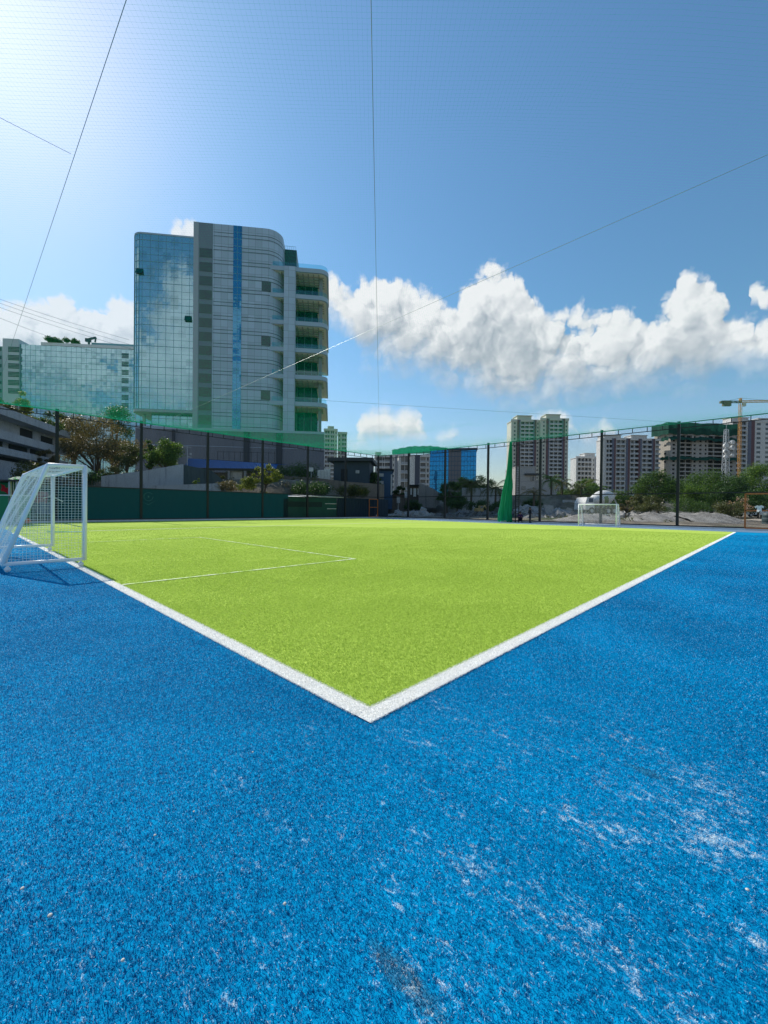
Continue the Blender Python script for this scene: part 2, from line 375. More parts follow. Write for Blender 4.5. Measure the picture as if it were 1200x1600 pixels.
def turf_mat(name, kind, fibre):
    m, t, out = newmat(name); g = t.new('ShaderNodeNewGeometry'); pos = g.outputs['Position']
    rnd = g.outputs['Random Per Island'] if fibre else None
    if kind == 'blue':
        c = blue_color(t, pos, rnd)
        sc_ = scuff(t, pos)
        if fibre:
            pick = t.m('GREATER_THAN', t.m('ADD', t.m('MULTIPLY', sc_, .95), t.m('MULTIPLY', t.noise(pos, 7, 3), .12)), t.m('ADD', t.m('MULTIPLY', rnd, .95), .075))
            c = t.mix(pick, c, (.84, .87, .84))
            c = t.mix(t.m('MULTIPLY', t.m('GREATER_THAN', t.m('ADD', rnd, t.m('MULTIPLY', t.m('SUBTRACT', t.noise(pos, 5, 4, .7), .5), .35)), .915), .8), c, (.42, .70, .86))  # pale flecks: light fibres and sun glints, put into the fibre colour
        else:
            c = t.mix(t.m('MULTIPLY', sc_, .6), c, (.62, .74, .80))
        # soil smears near the camera
        s = t.sep(pos)
        for (cx, cy, ax, ay, amt) in ((-.80, -.95, .035, .13, .36), (.60, -1.20, .03, .11, .3)):
            dx = t.m('DIVIDE', t.m('SUBTRACT', s[0], cx), ax); dy = t.m('DIVIDE', t.m('SUBTRACT', s[1], cy), ay)
            r = t.m('ADD', t.m('MULTIPLY', dx, dx), t.m('MULTIPLY', dy, dy))
            k = t.m('MULTIPLY', t.ramp(t.m('ADD', r, t.m('MULTIPLY', t.m('SUBTRACT', t.noise(pos, 16, 4, .7), .5), 3.5)), .2, 1.2, 1, 0), amt)
            c = t.mix(k, c, (.055, .055, .05))
    elif kind == 'green':
        big = t.noise(pos, .35, 4, .6); fine = t.noise(pos, 30, 3, .65)
        f = t.m('ADD', t.m('ADD', t.m('MULTIPLY', t.m('SUBTRACT', fine, .5), 1.3), .47), t.m('MULTIPLY', t.m('SUBTRACT', big, .5), .4))
        if rnd is not None: f = t.m('ADD', f, t.m('MULTIPLY', t.m('SUBTRACT', rnd, .5), .7))
        f = t.m('ADD', f, 0.0, clamp=True)
        c = t.mix(f, (.275, .41, .042), (.635, .79, .16))
    else:
        fine = t.noise(pos, 26, 4, .65)
        c = t.mix(fine, (.82, .81, .76), (.95, .945, .92))
    nrm = None
    if not fibre:
        b = t.new('ShaderNodeBump'); t.put(b.inputs['Strength'], .55); t.put(b.inputs['Distance'], .02)
        t.put(b.inputs['Height'], t.noise(pos, 42, 4, .7)); nrm = b.outputs[0]
    pr = principled(t, c, .6 if fibre else .85, 0, .12 if fibre else .03, nrm)
    if fibre:
        tr = t.new('ShaderNodeBsdfTranslucent'); t.put(tr.inputs[0], c)
        mx = t.new('ShaderNodeMixShader'); t.put(mx.inputs[0], .38); t.l.new(pr, mx.inputs[1]); t.l.new(tr.outputs[0], mx.inputs[2]); pr = mx.outputs[0]
    t.l.new(pr, out.inputs[0]); return m
TM = {(k, f): turf_mat(f'{k}_turf_{"fibre" if f else "base"}', k, f) for k in ('blue', 'green', 'white') for f in (False, True)}
PL, PW = 29.85, 20.85
m = MB().box(-26, XF+.25, -26, YF+.25, -.3, 0.0)
struct(m.build('surround_turf', TM['blue', False]))
m = MB().face([(LW*.5, LW*.5, .004), (30.2, LW*.5, .004), (30.2, YF-.55, .004), (LW*.5, YF-.55, .004)])
struct(m.build('pitch_turf', TM['green', False]))
m = MB()
m.face([(0,0,.008),(PL,0,.008),(PL,LW,.008),(0,LW,.008)])
m.face([(0,LW,.008),(LW,LW,.008),(LW,PW,.008),(0,PW,.008)])
struct(m.build('boundary_line', TM['white', False]))
m = MB(); zl = .013
def line(x0, y0, x1, y1, wd=.09):
    d = Vector((x1-x0, y1-y0, 0)).normalized(); nn = Vector((-d.y, d.x, 0))*wd/2
    m.face([(x0+nn.x, y0+nn.y, zl), (x0-nn.x, y0-nn.y, zl), (x1-nn.x, y1-nn.y, zl), (x1+nn.x, y1+nn.y, zl)])
m.face([(LW, PW-.06, zl), (PL, PW-.06, zl), (PL, PW+.06, zl), (LW, PW+.06, zl)])
m.face([(PL, LW, zl), (PL+.1, LW, zl), (PL+.1, YF-.55, zl), (PL, YF-.55, zl)])
struct(m.build('far_touchline', TM['white', False]))
m = MB(); line(LW+.02, 5.42, 4.76, 5.42, .07); line(4.80, 5.385, 4.80, 14.15, .07); line(LW+.02, 14.12, 4.76, 14.12, .07)
mt, t, out = newmat('worn_line_paint'); pos = t.new('ShaderNodeNewGeometry').outputs['Position']
c = t.mix(t.ramp(t.noise(pos, 6, 5, .7), .35, .62), (.36, .55, .08), (.74, .80, .55))
t.l.new(principled(t, c, .8, 0, .1), out.inputs[0])
struct(m.build('penalty_line', mt))
# kerb along both fences
conc = pm('kerb_concrete', (.52, .54, .56), .85, .25, 3, bump=.2)
m = MB().box(-26, XF+.30, YF-.28, YF+.22, -.1, .12); struct(m.build('kerb', conc))
m = MB().box(XF-.28, XF+.22, -26, YF-.28, -.1, .12); struct(m.build('kerb', conc))
m = MB().face([(-26, YF-.60, .005), (30.2, YF-.60, .005), (30.2, YF-.28, .005), (-26, YF-.28, .005)])
m.face([(30.3, -26, .005), (XF-.28, -26, .005), (XF-.28, YF-.60, .005), (30.3, YF-.60, .005)])
struct(m.build('pavement', pm('blue_grey_margin', (.13, .22, .32), .85, .2, 2)))

# fibres: tiles of single bent blades, laid by a point-instancing node tree (one object per colour)
def tile(name, sx, sy, count, wid, l0, l1, lean, mt, seed):
    r = random.Random(seed); v = []; f = []
    for _ in range(count):
        ex_, ey_ = (.012 if sx < sy else 0), (.012 if sy < sx else 0); x, y = r.uniform(-ex_, sx+ex_), r.uniform(-ey_, sy+ey_); a = r.random()*2*pi; L = r.uniform(l0, l1); tl = RAD(r.uniform(*lean)); tw = a + r.uniform(-.5, .5)
        dx, dy = cos(a)*sin(tl), sin(a)*sin(tl); wx, wy = -sin(tw)*wid/2, cos(tw)*wid/2
        z1 = L*.55*cos(tl*.55); mx_, my_ = x+dx*L*.42, y+dy*L*.42; z2 = max(z1*.75, z1 + L*.45*cos(min(tl*1.5, 1.9))); ex, ey = x+dx*L, y+dy*L; k = len(v)
        v += [(x-wx, y-wy, -.001), (x+wx, y+wy, -.001), (mx_+wx, my_+wy, z1), (mx_-wx, my_-wy, z1), (ex+wx*.5, ey+wy*.5, z2), (ex-wx*.5, ey-wy*.5, z2)]
        f += [(k, k+1, k+2, k+3), (k+3, k+2, k+4, k+5)]
    me = bpy.data.meshes.new(name); me.from_pydata(v, [], f); me.materials.append(mt)
    return bpy.data.objects.new(name, me)           # a source mesh, not linked to the scene
def gn_tree(name, src):
    ng = bpy.data.node_groups.new(name, 'GeometryNodeTree')
    ng.interface.new_socket('Geometry', in_out='INPUT', socket_type='NodeSocketGeometry')
    ng.interface.new_socket('Geometry', in_out='OUTPUT', socket_type='NodeSocketGeometry')
    gi = ng.nodes.new('NodeGroupInput'); go = ng.nodes.new('NodeGroupOutput'); join = ng.nodes.new('GeometryNodeJoinGeometry')
    lod = ng.nodes.new('GeometryNodeInputNamedAttribute'); lod.data_type = 'INT'; lod.inputs['Name'].default_value = 'lod'
    rot = ng.nodes.new('GeometryNodeInputNamedAttribute'); rot.data_type = 'FLOAT_VECTOR'; rot.inputs['Name'].default_value = 'rot'
    for k, o in enumerate(src):
        oi = ng.nodes.new('GeometryNodeObjectInfo'); oi.inputs['Object'].default_value = o; oi.inputs['As Instance'].default_value = True
        cmp = ng.nodes.new('FunctionNodeCompare'); cmp.data_type = 'INT'; cmp.operation = 'EQUAL'
        ints = [s for s in cmp.inputs if s.type == 'INT']; ints[1].default_value = k
        ip = ng.nodes.new('GeometryNodeInstanceOnPoints')
        ng.links.new(lod.outputs[0], ints[0]); ng.links.new(cmp.outputs[0], ip.inputs['Selection'])
        ng.links.new(gi.outputs[0], ip.inputs['Points']); ng.links.new(oi.outputs['Geometry'], ip.inputs['Instance'])
        ng.links.new(rot.outputs[0], ip.inputs['Rotation']); ng.links.new(ip.outputs[0], join.inputs[0])
    ng.links.new(join.outputs[0], go.inputs[0]); return ng
def scatter(name, pts, src):
    me = bpy.data.meshes.new(name); me.from_pydata([p[0] for p in pts], [], [])
    a = me.attributes.new('lod', 'INT', 'POINT'); r = me.attributes.new('rot', 'FLOAT_VECTOR', 'POINT')
    for i, p in enumerate(pts): a.data[i].value = p[1]; r.data[i].vector = (0, 0, p[2])
    o = bpy.data.objects.new(name, me); C.objects.link(o)
    md = o.modifiers.new('fibres', 'NODES'); md.node_group = gn_tree(name, src); return struct(o, 'stuff')
TS = .5
def visible(x, y, far):
    d = Vector((x, y, 0)) - Vector((CAM.x, CAM.y, 0)); fw = d.dot(F0); rt = abs(d.dot(R0))
    return .2 < fw < far and rt < fw*.98 + 1.3
def lodof(x, y):
    d = (Vector((x, y, 0)) - Vector((CAM.x, CAM.y, 0))).length
    d *= 1+.10*hsh(x*7.3, y*5.1)
    return sum(d > q for q in (3.0, 5.2, 7.6, 10, 12.6, 15.4, 18.4))
def cells(x0, x1, y0, y1, sx, sy, far, z):
    res = []; r = random.Random(3)
    nx, ny = int(round((x1-x0)/sx)), int(round((y1-y0)/sy))
    for i in range(nx):
        for j in range(ny):
            x, y = x0+i*sx, y0+j*sy; cx, cy = x+sx/2, y+sy/2
            if not visible(cx, cy, far): continue
            if abs(sx-sy) < 1e-6:
                q = r.randrange(4); ox, oy = ((0,0),(sx,0),(sx,sy),(0,sy))[q]; res.append(((x+ox, y+oy, z), lodof(cx, cy), q*pi/2))
            else:
                q = r.randrange(2); res.append(((x+sx*q, y+sy*q, z), lodof(cx, cy), q*pi))
    return res
LEAN = (15, 80)
lods = ((9500, .0017, .006, .0125), (6000, .0023, .007, .0125), (3400, .0032, .008, .013), (1900, .0042, .008, .013), (1150, .0052, .008, .013), (700, .0062, .008, .013), (400, .0075, .008, .013), (190, .009, .008, .013))
src = [tile(f'blue_fibre_tile', TS, TS, n_, w_, a_, b_, LEAN, TM['blue', True], 11+k) for k, (n_, w_, a_, b_) in enumerate(lods)]
pts = cells(-16, 0, -10, 22, TS, TS, 21, .0) + cells(0, 28, -16, 0, TS, TS, 21, .0)
scatter('blue_turf_fibres', pts, src)
src = [tile(f'green_fibre_tile', TS, TS, int(n_*1.1), w_, a_*1.15, b_*1.15, LEAN, TM['green', True], 21+k) for k, (n_, w_, a_, b_) in enumerate(lods)]
scatter('green_turf_fibres', cells(LW, LW+26, LW, LW+24, TS, TS, 25, .004), src)
src = [tile(f'white_fibre_tile', TS, LW, int(n_*.42), w_*1.15, a_, b_, LEAN, TM['white', True], 31+k) for k, (n_, w_, a_, b_) in enumerate(lods)]
scatter('white_turf_fibres', cells(0, 24, 0, LW, TS, LW, 22, .008), src)
src = [tile(f'white_fibre_tile', LW, TS, int(n_*.42), w_*1.15, a_, b_, LEAN, TM['white', True], 41+k) for k, (n_, w_, a_, b_) in enumerate(lods)]
scatter('white_turf_fibres', cells(0, LW, LW, LW+20, LW, TS, 22, .008), src)
# a few pale pebbles lying loose on the blue turf
pebm = pm('pale_pebble', (.55, .53, .48), .8, .2, 20)
for (px, py) in ((395,1175),(303,1268),(35,1388),(445,1412),(1168,1390),(78,1430),(242,1305),(192,1500)):
    d = ray(px, py); P = CAM + d*((.018-CAM.z)/d.z); r = random.Random(px); mb = MB()
    s = r.uniform(.0035, .006); mb.lathe([(0, -s*.6), (s*.8, -s*.4), (s, 0), (s*.7, s*.5), (0, s*.7)], 7)
    mb.v = [(x*(1+.3*r.random()), y*(1+.3*r.random()), z) for x, y, z in mb.v]
    o = mb.build('pebble', pebm, smooth=True); o.location = P; o.rotation_euler = (0, 0, r.random()*6)
    tag(o, 'tiny pale pebble lying loose among the blue turf fibres', 'pebble', 'loose pebbles on the blue turf')

# ------------------------------------------------------------------ fences
blk = pm('black_powder_coat', (.012, .014, .018), .45, .2, 3, spec=.4)
netm = pm('dark_fence_mesh', (.018, .035, .045), .6, .1, 3)
scrm, t, out = newmat('dark_green_screen'); v = objvec(t)
c = t.mix(t.noise(t.vm('MULTIPLY', v, (1, 1, .25)), 1.2, 4, .6), (.000, .012, .019), (.001, .031, .040))
bb = t.new('ShaderNodeBump'); t.put(bb.inputs['Strength'], .5); t.put(bb.inputs['Distance'], .12); t.put(bb.inputs['Height'], t.noise(t.vm('MULTIPLY', v, (1.4, 1.4, .35)), 1.0, 3))
pr = principled(t, c, .6, 0, .3, bb.outputs[0]); tr = t.new('ShaderNodeBsdfTranslucent'); t.put(tr.inputs[0], (.0, .045, .055, 1))
mx = t.new('ShaderNodeMixShader'); t.put(mx.inputs[0], .35); t.l.new(pr, mx.inputs[1]); t.l.new(tr.outputs[0], mx.inputs[2]); t.l.new(mx.outputs[0], out.inputs[0])

def strip_threads(mb, P, a, b, wdt):
    """one flat-sided thread from a to b: two crossed ribbons"""
    a = Vector(a); b = Vector(b); d = (b-a).normalized()
    u = d.cross(P).normalized()*wdt/2; k = len(mb.v)
    q = Vector(P)*wdt/2
    mb.v += [tuple(a-u), tuple(a+u), tuple(b+u), tuple(b-u), tuple(a-q), tuple(a+q), tuple(b+q), tuple(b-q)]
    mb.f += [(k, k+1, k+2, k+3), (k+4, k+5, k+6, k+7)]; mb.mi += [0, 0]
def fence(name, label, posts, along, L0, L1, fixed, parts_extra=None):
    """along 'x' or 'y'"""
    def W(s, z, off=0.0): return (s, fixed+off, z) if along == 'x' else (fixed+off, s, z)
    root = empty(name, label, 'fence', W((L0+L1)/2, 0))
    base = Vector(root.location)
    def B(mb, nm, mt, **k):
        mb.v = [(x-base.x, y-base.y, z-base.z) for x, y, z in mb.v]; return mb.build(nm, mt, root, **k)
    first = None
    for s in posts:
        if first is None:
            mb = MB(); mb.box(-.085, .085, -.085, .085, 0, HF+.12); mb.box(-.14, .14, -.14, .14, .12, .14); mb.box(-.09, .09, -.09, .09, HF+.12, HF+.135)
            first = mb.build('post', blk, root); first.location = Vector(W(s, 0)) - base
        else: clone(first, root, Vector(W(s, 0)) - base)
    off = -.12
    mb = MB(); mb.bar(W(L0, HF-.36, off), W(L1, HF-.36, off), .05); mb.bar(W(L0, HF, off), W(L1, HF, off), .05)
    s = L0+.3
    while s < L1: mb.bar(W(s, HF-.335, off), W(s, HF-.025, off), .045); s += .95
    B(mb, 'top_rail', blk)
    mb = MB(); mb.bar(W(L0, 2.45, off), W(L1, 2.45, off), .07); B(mb, 'middle_rail', blk)
    mb = MB(); mb.bar(W(L0, .16, off), W(L1, .16, off), .09); B(mb, 'bottom_rail', blk)
    # diamond mesh
    mb = MB(); pt = .0707; z0, z1 = .16, HF; H = z1-z0; Nn = Vector((0, 1, 0)) if along == 'x' else Vector((1, 0, 0))
    s = L0-H; o2 = -.17
    while s < L1:
        for sg in (1, -1):
            a0, b0 = (s, s+H) if sg == 1 else (s+H, s)
            za, zb = z0, z1
            # clip to the fence length
            for _ in range(1):
                def clip(sv, oth, zv, zo):
                    if sv < L0: k = (L0-sv)/(oth-sv); return L0, zv+(zo-zv)*k
                    if sv > L1: k = (L1-sv)/(oth-sv); return L1, zv+(zo-zv)*k
                    return sv, zv
                A = clip(a0, b0, za, zb); Bq = clip(b0, a0, zb, za)
            if abs(A[0]-Bq[0]) > .02: strip_threads(mb, Nn, W(A[0], A[1], o2), W(Bq[0], Bq[1], o2), NETW)
        s += pt
    B(mb, 'netting', netm)
    return root, B, W
NETW = .0048
lf, LB, LWf = fence('mesh_fence', 'tall black mesh fence with dark green screen cloth along its foot', [-11.9, -6.9, -1.9, 3.1, 8.1, 13.1, 18.2, 23.3, 28.4, 33.6], 'x', -22, 33.6, YF)
mb = MB()
for i in range(0, 215):                       # screen cloth, slightly slack between its ties
    x0, x1 = -22+i*.2, -22+(i+1)*.2
    f = lambda x: YF-.03+.05*sin(x*2.2)*sin(x*.7)
    mb.face([(x0, f(x0), .1), (x1, f(x1), .1), (x1, f(x1)-.01, 2.43), (x0, f(x0)-.01, 2.43)])
LB(mb, 'screen_cloth', scrm)
NETW = .0044
rf, RB, RWf = fence('mesh_fence', 'tall black mesh fence across the far end of the pitch', [-6.5, -1.65, 3.4, 8.4, 13.3, 18.4, 23.4, 28.4], 'y', -14, 32.8, XF)
# emblem painted on the screen cloth (pale ring and tick)
mb = MB()
P = plane(232, 776, 1, YF-.16)
for k in range(20):
    a0, a1 = 2*pi*k/20, 2*pi*(k+1)/20
    if k > 1: mb.face([(P.x+.33*cos(a0), P.y, P.z+.33*sin(a0)), (P.x+.33*cos(a1), P.y, P.z+.33*sin(a1)), (P.x+.30*cos(a1), P.y, P.z+.30*sin(a1)), (P.x+.30*cos(a0), P.y, P.z+.30*sin(a0))])
fpm = pm('faded_print', (.06, .16, .16), .7, .2, 6); LB(mb, 'emblem_ring', fpm)
mb = MB(); mb.face([(P.x-.45, P.y, P.z-.40), (P.x, P.y, P.z-.64), (P.x+.5, P.y, P.z-.30), (P.x, P.y, P.z-.59)]); LB(mb, 'emblem_tick', fpm)
mb = MB(); mb.box(P.x-.05, P.x+.05, P.y-.004, P.y, P.z-.06, P.z+.06); LB(mb, 'emblem_dot', fpm)
# orange door frames
orm = pm('rusty_orange_paint', (.42, .13, .035), .6, .35, 6)
def gate(label, pts, thick=.07):
    mb = MB()
    r = empty('gate', label, 'gate', pts[0]); b = Vector(pts[0])
    for nm, p, q in (('gate_post', 0, 1), ('gate_post', 3, 2), ('gate_rail', 1, 2), ('gate_rail', 4, 5), ('gate_rail', 0, 3)):
        mb = MB(); mb.bar(Vector(pts[p])-b, Vector(pts[q])-b, thick); mb.build(nm, orm, r)
    return r
gate('rusty orange tube gate beside the corner of the dark green fence', [(31.9, YF-.24, .16), (31.9, YF-.24, 2.2), (33.3, YF-.24, 2.2), (33.3, YF-.24, .16), (31.9, YF-.24, 1.25), (33.3, YF-.24, 1.25)])
gate('orange tube gate frame at the right end of the far fence', [(XF-.24, -.22, .16), (XF-.24, -.22, 2.35), (XF-.24, -3.4, 2.35), (XF-.24, -3.4, .16), (XF-.24, -.22, 1.28), (XF-.24, -3.4, 1.28)], .09)

# gathered green curtain net on its black lattice mast
mast = empty('lattice_mast', 'slim black lattice mast beside the gathered green net', 'mast', (XF-.3, 15.25, 0))
mb = MB()
mb.bar((0, -.16, 0), (0, -.16, HF), .07); mb.build('mast_leg', blk, mast)
mb = MB(); mb.bar((0, .16, 0), (0, .16, HF), .07); mb.build('mast_leg', blk, mast)
mb = MB(); mb.bar((0, -.125, 0), (0, .125, 0), .03); rg = mb.build('rung', blk, mast); rg.location = (0, 0, .2)
for k in range(1, 34): clone(rg, mast, (0, 0, .2+k*.21))
gnm, t, out = newmat('green_curtain_net'); v = objvec(t)
c = t.mix(t.noise(t.vm('MULTIPLY', v, (6, 6, .5)), 1.0, 4, .6), (.0, .11, .055), (.005, .36, .19))
pr = principled(t, c, .55, 0, .3); tr = t.new('ShaderNodeBsdfTranslucent'); t.put(tr.inputs[0], (.01, .55, .26, 1))
mx = t.new('ShaderNodeMixShader'); t.put(mx.inputs[0], .4); t.l.new(pr, mx.inputs[1]); t.l.new(tr.outputs[0], mx.inputs[2]); t.l.new(mx.outputs[0], out.inputs[0])
mb = MB(); nseg, nr = 72, 46
for i in range(nr):
    f = i/(nr-1); z = HF-.1-f*(HF-.22)
    rad = .10+.17*min(1, f/.5)+.28*bump01(f, .40, .62)*.55 + .16*bump01(f, .6, 1.0)
    cy = 15.72 + .28*f + .25*bump01(f, .3, 1)
    for j in range(nseg):
        a = 2*pi*j/nseg; pl = 1+.13*sin(a*13+f*2.2)+.07*sin(a*7-f*5)+.06*sin(f*22+a*3)*f
        if f > .93: pl *= 1+.12*sin(a*5+1)
        mb.v.append((XF-.75+rad*.75*pl*cos(a), cy+rad*pl*sin(a), z + (.06*sin(a*4+1)+.05*sin(a*9))*(f > .9)))
for i in range(nr-1):
    for j in range(nseg):
        j2 = (j+1) % nseg; mb.f.append((i*nseg+j, i*nseg+j2, (i+1)*nseg+j2, (i+1)*nseg+j))
o = mb.build('curtain_net', gnm, loc=(XF-.75, 15.9, 0), smooth=True)
tag(o, 'bright green curtain net gathered and hung from the far fence top', 'net')

# ------------------------------------------------------------------ roof net and cables
def roofz(x, y):
    ty = (x - 4.3) / 9.0; fr = ty - math.floor(ty)
    s = .28*(4*fr*(1-fr))*.6
    ey = 1-math.exp(-max(YF-.1-y, 0)/3.4); ex = 1-math.exp(-max(XF-x, 0)/3.4)
    return HF - .02 - s*ey*ex - .62*ey*ex + .03*hsh(x*.8, y*.8)*ey*ex
X0, X1, Y0, Y1 = -9.0, XF-.12, -9.0, YF-.12
rnm, t, out = newmat('green_net_twine')
df = t.new('ShaderNodeBsdfDiffuse'); t.put(df.inputs[0], (.03, .40, .27, 1)); tr = t.new('ShaderNodeBsdfTranslucent'); t.put(tr.inputs[0], (.04, .80, .52, 1))
mx = t.new('ShaderNodeMixShader'); t.put(mx.inputs[0], .55); t.l.new(df.outputs[0], mx.inputs[1]); t.l.new(tr.outputs[0], mx.inputs[2]); t.l.new(mx.outputs[0], out.inputs[0])
FADE = False
mb = MB(); STEP = .0778; TW = .00095
def twine(p, d, L):
    nseg = max(1, int(L/1.6)); k = len(mb.v); sd = Vector((-d[1], d[0], 0))
    for i in range(nseg+1):
        s = L*i/nseg; x, y = p[0]+d[0]*s, p[1]+d[1]*s; z = roofz(x, y)
        tw = TW*(min(1, max(.08, (y-(Y1-19))/13)) if FADE else 1)
        mb.v += [(x+sd.x*tw/2, y+sd.y*tw/2, z), (x-sd.x*tw/2, y-sd.y*tw/2, z), (x, y, z+tw*.8)]
    for i in range(nseg):
        a = k+i*3; b = a+3
        mb.f += [(a, a+1, b+1, b), (a+1, a+2, b+2, b+1), (a+2, a, b, b+2)]; mb.mi += [0]*3
q = math.sqrt(.5); wX, wY = X1-X0, Y1-Y0
s = -wY
while s < wX:
    xa = max(0, s); ya = max(0, -s); L = min(wX-xa, wY-ya)
    if L > .2: twine((X0+xa, Y0+ya), (q, q), L/q)
    xb = wX-xa
    if L > .2: twine((X0+xb, Y0+ya), (-q, q), L/q)
    s += STEP
rn = mb.build('roof_net', rnm, loc=(12, 12, HF))
# second layer added, thinning inwards, to deepen the green veil by the left fence
mb = MB(); FADE = True
roof0 = roofz
def roofz(x, y): return roof0(x, y) + .03
for (xa0, xa1, ya0, ya1, TW) in ((X0, X1, Y1-19, Y1, .00115),):
    wX2, wY2 = xa1-xa0, ya1-ya0; s = -wY2
    while s < wX2:
        xa = max(0, s); ya = max(0, -s); L = min(wX2-xa, wY2-ya)
        if L > .2: twine((xa0+xa, ya0+ya), (q, q), L/q); twine((xa0+wX2-xa, ya0+ya), (-q, q), L/q)
        s += .0778
mb.v = [(x-12, y-12, z-HF) for x, y, z in mb.v]; mb.build('added_veil_net', rnm, rn)
o = rn; tag(o, 'fine green roof net stretched overhead from fence top to fence top', 'net')
cabm = pm('steel_cable', (.16, .20, .25), .5, .1, 8, metal=.3)
cabg = pm('galvanised_cable', (.34, .38, .40), .45, .1, 8, metal=.3)
def cable(label, pts, r, mt=cabm, group='support cables of the roof net', name='support_cable'):
    mb = MB(); mb.tube(pts, r, 6); o = mb.build(name, mt, loc=pts[0]); return tag(o, label, 'cable', group)
def run(a, b, n, z=None, sag=0.0):
    a = Vector(a); b = Vector(b); res = []
    for i in range(n+1):
        f = i/n; p = a.lerp(b, f); p.z -= sag*4*f*(1-f); res.append(tuple(p))
    return res
ZC = HF-.02
cable('thin cable overhead rising from the left fence near the left edge of the photo', run((-.20, -9, ZC), (-.02, YF, ZC), 12, sag=0), .0045)
cable('cable crossing the sky from the left fence to the upper right', run((7.9, -9, ZC), (9.1, YF, ZC), 16, sag=.0), .005, cabg)
cable('cable running straight overhead to the far corner of the fences', run((-7.5, -7.09, ZC), (33.7, 32.9, ZC), 16, sag=0), .005)
cable('short faint cable joining the thin cable at upper left', run((-14, 7.46, ZC), (-.18, 7.46, ZC), 5, sag=0), .0035)
cable('faint level cable low over the far clouds', run((13.0, 17.5, ZC), (33.7, 3.1, ZC), 8, sag=0), .006)
# ------------------------------------------------------------------ goals
goalm = pm('white_goal_paint', (.80, .81, .84), .35, .06, 3, spec=.5)
gnet = pm('white_net_cord', (.82, .83, .84), .7, .05, 5)
rub = pm('grey_rubber', (.12, .12, .13), .7, .1, 8)
def goal(label, W, H, td, bd, loc, rz, r=.038, cell=.050, cord=.0024):
    """local x: out of the back of the goal (front posts at x=0, back at x=-bd); y: 0..W"""
    g = empty('football_goal', label, 'goal', loc, rz)
    for y in (0, W):
        mb = MB(); mb.tube([(0, y, .12), (0, y, H-.02)], r, 12); mb.build('post', goalm, g, smooth=True)
    mb = MB(); mb.tube([(0, -r*.6, H-r), (0, W+r*.6, H-r)], r, 12); mb.build('crossbar', goalm, g, smooth=True)
    for y in (0, W):
        mb = MB(); mb.tube([(0, y, H-r), (-td+.02, y, H-r), (-td, y, H-r-.01), (-bd, y, .14)], r*.92, 12); mb.build('side_frame', goalm, g, smooth=True)
        mb = MB(); mb.tube([(.02, y, .14), (-bd, y, .14)], r*.85, 12); mb.build('base_tube', goalm, g, smooth=True)
    mb = MB(); mb.tube([(-td, 0, H-r), (-td, W, H-r)], r*.6, 10); mb.build('top_back_tube', goalm, g, smooth=True)
    mb = MB(); mb.tube([(-bd, 0, .14), (-bd, W, .14)], r*.85, 12); mb.build('base_tube', goalm, g, smooth=True)
    for y in (.0, W):
        for x in (-.06, -bd+.06):
            mb = MB(); mb.tube([(x, y-.02, .048), (x, y+.02, .048)], .045, 12); mb.bar((x, y, .05), (x, y, .14), .03); mb.build('wheel', goalm, g, smooth=True)
    rr = random.Random(5)
    def netpanel(o, u, v, U, V, sag):
        """cords over a quad patch: o + u*s + v*t with a soft belly; side patches are trimmed by limit(s)"""
        o, u, v = Vector(o), Vector(u), Vector(v); n = u.cross(v).normalized()
        def P(s, t_): return o + u*s + v*t_ + n*(sag*sin(pi*min(max(s/U, 0), 1))*sin(pi*min(max(t_/V, 0), 1)) + .012*sin(s*5+t_*3.3) + .008*sin(s*11-t_*8))
        return P
    mb = MB()
    def cords(P, U, V, lim=None):
        a = 0
        while a <= U+1e-6:
            t0, t1 = (0, V) if lim is None else lim('u', a)
            k = max(2, int(abs(t1-t0)/.16))
            if t1-t0 > .03: mb.tube([P(a, t0+(t1-t0)*i/k) for i in range(k+1)], cord, 3, caps=False)
            a += cell
        b = 0
        while b <= V+1e-6:
            s0, s1 = (0, U) if lim is None else lim('v', b)
            k = max(2, int(abs(s1-s0)/.16))
            if s1-s0 > .03: mb.tube([P(s0+(s1-s0)*i/k, b) for i in range(k+1)], cord, 3, caps=False)
            b += cell
    back = Vector((-(bd-td), 0, .14-(H-r))); LBk = back.length
    cords(netpanel((-td, 0, H-r), (0, 1, 0), back.normalized(), W, LBk, .05), W, LBk)
    cords(netpanel((0, 0, H-r), (0, 1, 0), (-1, 0, 0), W, td, -.03), W, td)
    ht = H-r-.14
    for y in (0, W):
        def lim(ax, q):
            if ax == 'u':        # q: distance behind the post; t: downwards
                return (0 if q <= td else (q-td)/(bd-td)*ht, ht)
            return (0, td + (bd-td)*q/ht)
        cords(netpanel((0, y, H-r), (-1, 0, 0), (0, 0, -1), bd, ht, .04 if y else -.04), bd, ht, lim)
    mb.build('goal_net', gnet, g); return g
goal('white five-a-side goal standing on the near goal line', 3.75, 1.95, .56, 1.16, (.14, 8.02, .012), 0)
goal('small white goal standing far away at the end fence', 2.5, 1.64, .5, 1.0, (30.35, 8.92, .012), pi, r=.04, cell=.09, cord=.004)

